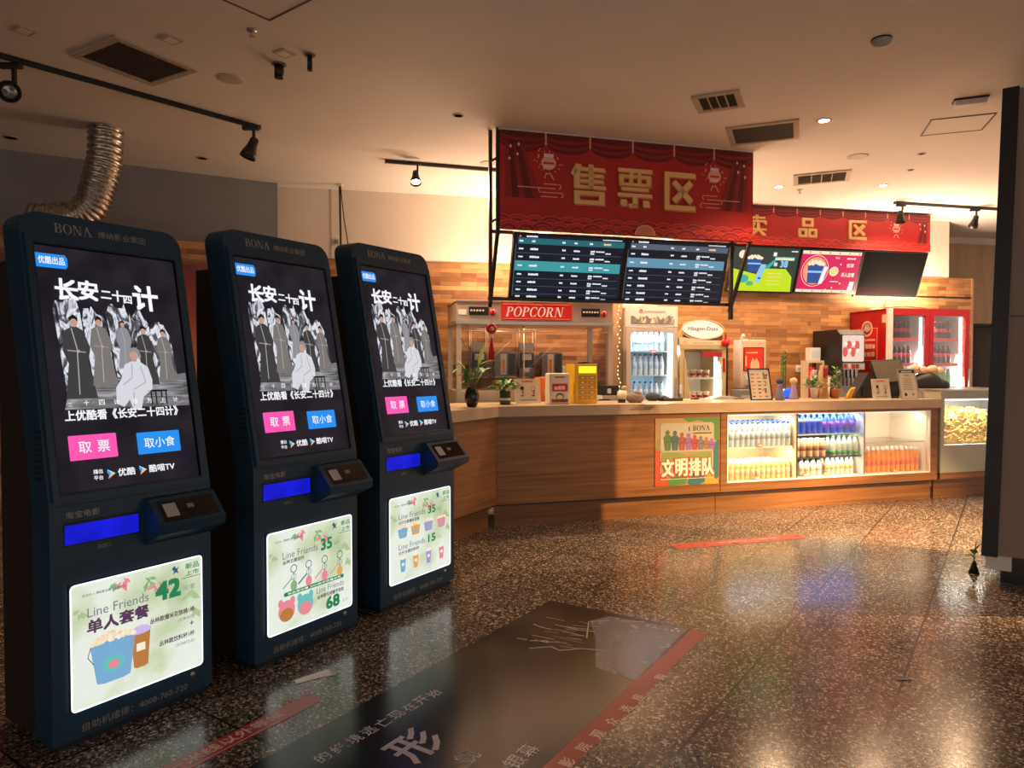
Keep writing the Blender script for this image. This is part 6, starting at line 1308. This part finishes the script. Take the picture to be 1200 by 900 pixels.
# reed diffusers
def diffuser(label, px, py, m, m2, deg=0):
    t = on_top('vase', label, 'vase', px, py); b = MB(); b.lathe([(.045, 0), (.048, .01), (.030, .10), (.024, .13), (.030, .17), (.024, .17), (.020, .13)], m, seg=18); b.build('glass_body', t)
    b = MB(); b.ball((0, 0, .195), .038, m2, 2, (1.1, 1, .9), .06); b.build('filling', t); return t
mat('purple_glass', (.28, .24, .40), rough=.15); mat('slate_glass', (.14, .15, .26), rough=.15); em('blue_glow', (.02, .12, 1), 1.3); mat('peach', (.75, .40, .24), rough=.6)
diffuser('purple glass vase with a peach ball on top on the counter', 930, 468, 'purple_glass', 'peach')
diffuser('dark slate glass vase beside the framed menu sheet', 914, 469, 'slate_glass', 'dark_cloth')
b = MB(); b.ball((0, 0, .06), .06, 'blue_glow', 2, (1, .6, 1)); b.box(-.04, .04, -.03, .03, 0, .012, 'black'); o = b.build('blue_lamp'); p = top(924, 467.2); o.location = p; tag(o, 'glowing blue lamp behind the two glass vases', 'lamp')
t = on_top('bamboo_plant', 'tall slim bamboo plant behind the framed menu sheet', 'plant', 918, 466.3)
b = MB()
for k in range(5): b.tube([(.012*(k-2), .02*(k % 2), 0), (.014*(k-2), .02*(k % 2), .42+.03*(k % 3))], .007, 'stem', 6)
b.build('stems', t); b = MB(); r = random.Random(8)
for i in range(46):
    a = r.uniform(0, 6.28); z = r.uniform(.26, .50); leaf(b, (r.uniform(-.03, .03), r.uniform(-.02, .02), z), (math.cos(a), math.sin(a), r.uniform(.4, 1.5)), r.uniform(.06, .10), .018, .9, 'leaf_green' if i % 3 else 'leaf_bright', 4)
b.build('leaves', t, norm=False); b = MB(); b.lathe([(.04, 0), (.045, .06), (.04, .10), (.035, .10)], 'white_gloss', seg=16); b.build('pot', t)
def bush(label, px, py, potm, ph, pr, spread, n, m1, m2, hgt):
    t = on_top('potted_plant', label, 'plant', px, py); b = MB(); b.lathe([(pr*.78, 0), (pr, ph), (pr*1.08, ph), (pr*1.08, ph+.012), (pr*.9, ph+.012), (pr*.88, ph-.01)], potm, seg=18); b.build('pot', t)
    b = MB(); r = random.Random(int(px))
    for i in range(n):
        a = r.uniform(0, 6.28); q = r.uniform(0, 1); z = ph+r.uniform(.0, hgt)*(1-.5*q); leaf(b, (math.cos(a)*q*spread*.7, math.sin(a)*q*spread*.5, z), (math.cos(a), math.sin(a), r.uniform(.3, 1.4)), r.uniform(.05, .085), .034, 1.0, m1 if i % 3 else m2, 4)
    b.tube([(0, 0, ph-.01), (0, 0, ph+hgt*.7)], .004, 'stem', 6); b.build('leaves', t, norm=False); return t
bush('pale green bushy plant in a small white pot on the counter', 954, 467, 'white_gloss', .10, .042, .13, 120, 'leaf_pale', 'leaf_green', .15)
bush('upright green plant in a small orange pot on the counter', 979, 467, 'terracotta', .095, .045, .07, 60, 'leaf_green', 'leaf_pale', .26)
t = on_top('drink_bottle', 'lilac bottle standing behind the white potted plant', 'bottle', 955, 466.2); b = MB(); b.lathe([(.03, 0), (.034, .2), (.018, .27), (.016, .31), (.0001, .31)], 'purple_glass', seg=14); b.build('body', t)
b = MB(); b.box(-.035, .035, 0, .05, 0, .36, 'cake_brown', .006); b.box(-.03, .03, -.001, 0, .22, .33, 'red_paint'); o = b.build('snack_carton'); p = top(967, 466.5); o.location = p; o.rotation_euler = (0, 0, CF.a); tag(o, 'tall brown snack carton between the two potted plants', 'carton')
t = on_top('banana_holder', 'yellow curved petals of a small holder beside the order monitor', 'holder', 996, 467.5)
b = MB()
for k in range(4): b.tube([(-.04+.02*k, .01*k, 0), (-.02+.02*k, .01*k, .05), (.01+.022*k, .01*k, .10), (.035+.02*k, .01*k, .125)], [.018, .016, .010, .003], 'yellow_plastic', 8)
b.build('petals', t)
# order monitor
t = on_top('order_monitor', 'black order monitor on a stand facing the staff, its tilted screen grey brown', 'monitor', 1052, 466.8, 10)
mat('monitor_glass', (.13, .12, .09), rough=.12)
tilt = Matrix.Rotation(R(-22), 4, 'X') @ Matrix.Rotation(R(-4), 4, 'Y')
b = MB(); b.box(-.19, .20, 0, .03, .17, .46, 'black', .008)
for v in b.bm.verts: v.co = tilt @ v.co
b.build('screen_back', t); b = MB(); b.box(-.175, .185, -.003, 0, .195, .445, 'monitor_glass')
for v in b.bm.verts: v.co = tilt @ v.co
b.build('screen', t)
b = MB(); b.prism([(-.14, .0), (.16, .0), (.10, .25), (-.04, .25)], XZ, .10, .17, 'black'); b.box(-.16, .18, .0, .20, 0, .02, 'black', .004); b.build('stand', t)
t = on_top('hooded_terminal', 'dark sloping hooded terminal left of the order monitor', 'terminal', 1013, 466.8, 10); b = MB(); b.prism([(-.10, 0), (.14, 0), (.14, .26), (.06, .28), (-.03, .14), (-.10, .03)], XZ, .02, .18, 'black_panel'); b.box(-.02, .08, .0, .03, .02, .12, 'black'); b.build('body', t)
# black bags and popcorn bags at the end
mat('bag_black', (.012, .012, .014), rough=.55)
p = CF.w(5.20, .42, 1.178)
b = MB(); b.ball((0, 0, .05), .16, 'bag_black', 3, (1.15, .7, .8), .04); b.ball((-.16, .02, .05), .10, 'bag_black', 2, (1, .8, .9), .06); b.ball((.14, .0, .02), .12, 'bag_black', 2, (1.1, .8, .7), .05)
for v in b.bm.verts: v.co.z = max(0, v.co.z)
o = b.build('black_bag'); o.location = p+Vector((-.02, 0, 0)); tag(o, 'crumpled black plastic bag on the steel top of the snack case', 'bag')
b = MB(); noise_mat('popcorn_bag', [(.35, (.75, .38, .22)), (.6, (.85, .60, .45))], nscale=60, rough=.5)
for k, (x, z) in enumerate(((-.06, .03), (.05, .04), (.13, .02), (-.15, .05))): b.ball((x, 0, z), .065, 'popcorn_bag', 2, (1, .8, .9), .12)
for v in b.bm.verts: v.co.z = max(0, v.co.z)
o = b.build('snack_bag'); o.location = p+Vector((0, 0, .165)); tag(o, 'peach coloured snack bag lying on the black plastic bag', 'bag')
t = on_top('shoe_shaped_holder', 'grey wedge shaped tray at the very end of the wooden counter', 'tray', 1080, 466.5, 16)
b = MB(); b.prism([(-.05, 0), (.06, 0), (.06, .03), (-.02, .09), (-.05, .10)], XZ, .0, .10, 'grey_light'); b.prism([(-.04, .005), (.05, .005), (.05, .02), (-.02, .07), (-.04, .08)], XZ, -.002, .0, 'plastic_cream'); b.build('body', t)
# ================================================================== FLOOR GRAPHICS
U = Vector((math.cos(R(-33.1)), math.sin(R(-33.1)), 0)); V_ = Vector((-U.y, U.x, 0))     # across, and away to the right
org = Vector((.235, 4.275, 0))
def uv(p): d = Vector(p)-org; return d.dot(U), d.dot(V_)
mat('sticker_plain', (.016, .014, .020), rough=.22)
def sticker_mat():
    m, n, l, b = newmat('sticker'); MATS['sticker'] = m
    t = n.new('ShaderNodeTexCoord'); s = n.new('ShaderNodeSeparateXYZ'); l.new(t.outputs['Object'], s.inputs[0])
    x = n.new('ShaderNodeTexNoise'); x.inputs['Scale'].default_value = 2.2; x.inputs['Detail'].default_value = 7; x.inputs['Distortion'].default_value = .8; l.new(t.outputs['Object'], x.inputs['Vector'])
    r = ramp(n, [(.30, (.012, .011, .014)), (.48, (.030, .022, .016)), (.60, (.060, .042, .022)), (.75, (.05, .055, .07))]); l.new(x.outputs['Fac'], r.inputs[0])
    g = n.new('ShaderNodeMapRange'); g.inputs['From Min'].default_value = -1.35; g.inputs['From Max'].default_value = -.9; l.new(s.outputs[1], g.inputs[0])
    mx = n.new('ShaderNodeMix'); mx.data_type = 'RGBA'; mx.inputs[6].default_value = (.014, .013, .018, 1); l.new(g.outputs[0], mx.inputs[0]); l.new(r.outputs[0], mx.inputs[7]); l.new(mx.outputs[2], b.inputs['Base Color'])
    b.inputs['Roughness'].default_value = .20; b.inputs['Specular IOR Level'].default_value = .35
sticker_mat(); mat('sticker_text', (.50, .44, .52), rough=.35); mat('sticker_red', (.26, .018, .014), rough=.3); mat('sticker_grey', (.10, .11, .14), rough=.25); mat('sticker_light', (.32, .29, .27), rough=.35); mat('red_text', (.62, .45, .40), rough=.4)
t = thing('floor_poster', 'large dark film poster sticker on the floor with a red side strip', 'floor sticker', WF, tuple(org+Vector((0, 0, .0005))), R(-33.1))
b = MB(); b.box(0, .875, -3.1, 0, 0, .0012, 'sticker'); b.build('sheet', t)
b = MB(); b.box(.876, .965, -3.1, 0, 0, .0012, 'sticker_red'); b.build('red_strip', t)
cv = CV((0, 0, .0012), (1, 0, 0), (0, 1, 0), step=.0004)
cv.poly([(.42, -.06), (.86, -.01), (.87, -.75), (.66, -.72), (.50, -.40), (.36, -.18)], 'sticker_grey', 1)
r = random.Random(6)
for j in range(26): u0, v0 = r.uniform(.12, .40), -r.uniform(.22, .62); cv.line([(u0, v0), (u0+r.uniform(.05, .16), v0+r.uniform(-.02, .05))], r.uniform(.002, .009), 'sticker_light', 2)
cv.line([(.28, -.70), (.36, -.62), (.42, -.64), (.50, -.56), (.60, -.52)], .008, 'sticker_light', 2); cv.line([(.45, -.12), (.36, -.2), (.46, -.42)], .006, 'sticker_light', 2); cv.line([(.5, -.1), (.62, -.03)], .006, 'sticker_light', 2)
cv.poly([(.5, -.68), (.68, -.62), (.72, -.74), (.6, -.78)], 'sticker_light', 1) if False else None
for k, (a, b_) in enumerate(((.80, -.05), (.82, -.075), (.79, -.085))): cv.rect(a, b_, a+.015, b_+.02, 'leaf_pale', 3)
def fchar(s, px, py, h, m, bold=0, c=None, zz=None):
    c = c or cv; u, v = uv(at_z(px, py, 0))      # glyph centre; the writing runs away to the right, its top to the left
    Vv, Fs, (x0, y0, x1, y1) = text_mesh(s, bold); k = h/max(y1-y0, .6); i = c.mi(m); vs = []
    for q in Vv: a = (q[0]-(x0+x1)/2)*k; b_ = (q[1]-(y0+y1)/2)*k; vs.append(c.bm.verts.new((u-b_, v+a, .0012+.0008)))
    for f in Fs:
        try: g = c.bm.faces.new([vs[t_] for t_ in f]); g.material_index = i
        except ValueError: pass
pts_ = [(378, 887), (395, 878), (413, 869), (431, 859), (448, 849), (466, 839), (483, 829), (497, 821), (509, 813)]
p0, p1 = at_z(378, 888, 0), at_z(508, 813, 0); txt = '的绝境逃亡现在开始'
for i, ch in enumerate(txt):
    q = p0.lerp(p1, i/(len(txt)-1)); d = q; px = 600+FPX*q.x/(q.y*math.cos(TH)+EYE*math.sin(TH)); 
    V2 = Vector((q.x, q.y, 0)); u, v = uv(V2); Vv, Fs, (x0, y0, x1, y1) = text_mesh(ch, .01); k = .062/max(y1-y0, .6); mi_ = cv.mi('sticker_text'); vs = [cv.bm.verts.new((u-(w_[1]-(y0+y1)/2)*k, v+(w_[0]-(x0+x1)/2)*k, .002)) for w_ in Vv]
    for f in Fs:
        try: g = cv.bm.faces.new([vs[t_] for t_ in f]); g.material_index = mi_
        except ValueError: pass
fchar('形', 487, 873, .20, 'sticker_text', .02); fchar('舰', 547, 888, .085, 'sticker_text'); fchar('银', 603, 893, .075, 'sticker_text'); fchar('幕', 619, 880, .075, 'sticker_text')
for ch, px, py in zip('影院观众选座购', (665, 684, 701, 717, 734, 748, 774), (894, 876, 861, 846, 831, 818, 794)): fchar(ch, px, py, .055, 'red_text', .01)
cv.build('print', t, norm=False)
def strip(label, a, b_, w_, txt=None, h=.05):
    pa, pb = at_z(*a), at_z(*b_); d = pb-pa; L_ = d.length; t = thing('waiting_line', label, 'floor sticker', WF, (pa.x, pa.y, .0005), math.atan2(d.y, d.x)); b = MB(); n = 8
    out = [(0, -w_/2), (L_-w_/2, -w_/2)]+[(L_-w_/2+w_/2*math.sin(R(q)), -w_/2*math.cos(R(q))) for q in range(20, 161, 20)]+[(L_-w_/2, w_/2), (0, w_/2)]
    b.prism(out, flat, 0, .001, 'strip_red' if mat('strip_red', (.36, .03, .025), rough=.28) else ''); b.build('tape', t)
    cv = CV((0, 0, .001), (1, 0, 0), (0, 1, 0))
    if txt: cv.text(txt, L_*.52, -h*.35, h, 'red_text', bold=.02, align='C', wfit=L_*.55); cv.line([(L_*.3, -w_*.38), (L_*.75, -w_*.38)], .004, 'red_text')
    cv.build('lettering', t, norm=False); return t
strip('red waiting line strip with white characters on the floor before the machines', (120, 945), (372, 816), .095, '一米线以外等候', .055)
strip('faded red waiting line strip on the floor before the counter', (790, 641), (942, 628), .15, '一米线以外等候', .045)
b = MB(); p = at_z(347, 802); q = at_z(390, 792); L_ = (q-p).length
b.face([(0, 0, .002), (L_, .01, .003), (L_-.005, .042, .018), (.002, .040, .004)], 'white'); b.face([(L_-.03, .0, .0015), (L_+.012, .0, .0015), (L_+.01, .03, .0015)], 'grey_light')
o = b.build('paper_slip'); o.location = p; o.rotation_euler = (0, 0, math.atan2(q.y-p.y, q.x-p.x)); md = o.modifiers.new('thick', 'SOLIDIFY'); md.thickness = .0008; tag(o, 'white paper slip lying on the floor in front of the middle machine', 'paper')
for px, py, lab in ((1060, 797, 'short black scrap on the open floor tiles, larger of two'), (1104, 650, 'short black scrap on the floor near the pillar foot')):
    b = MB(); b.box(-.035, .035, -.006, .006, 0, .004, 'black', .001); o = b.build('floor_scrap'); o.location = at_z(px, py); tag(o, lab, 'scrap')
# little plant peeking out at the pillar foot
p = at_z(1140, 672); t = thing('floor_plant', 'small green leafy twig standing at the foot of the brown pillar', 'plant', WF, (p.x+.02, p.y+.02, 0))
b = MB(); b.lathe([(.035, 0), (.02, .04), (.010, .08)], 'black', seg=10); b.build('foot', t)
b = MB(); b.tube([(0, 0, .05), (.0, 0, .12), (.015, 0, .22)], .004, 'stem', 6); leaf(b, (0, 0, .10), (-1, -.2, .9), .09, .06, .8, 'leaf_bright'); leaf(b, (0, 0, .13), (-.5, -.6, .9), .08, .055, .8, 'leaf_green'); leaf(b, (.01, 0, .15), (.3, -.4, 1), .08, .05, .5, 'leaf_bright'); b.build('leaves', t, norm=False)
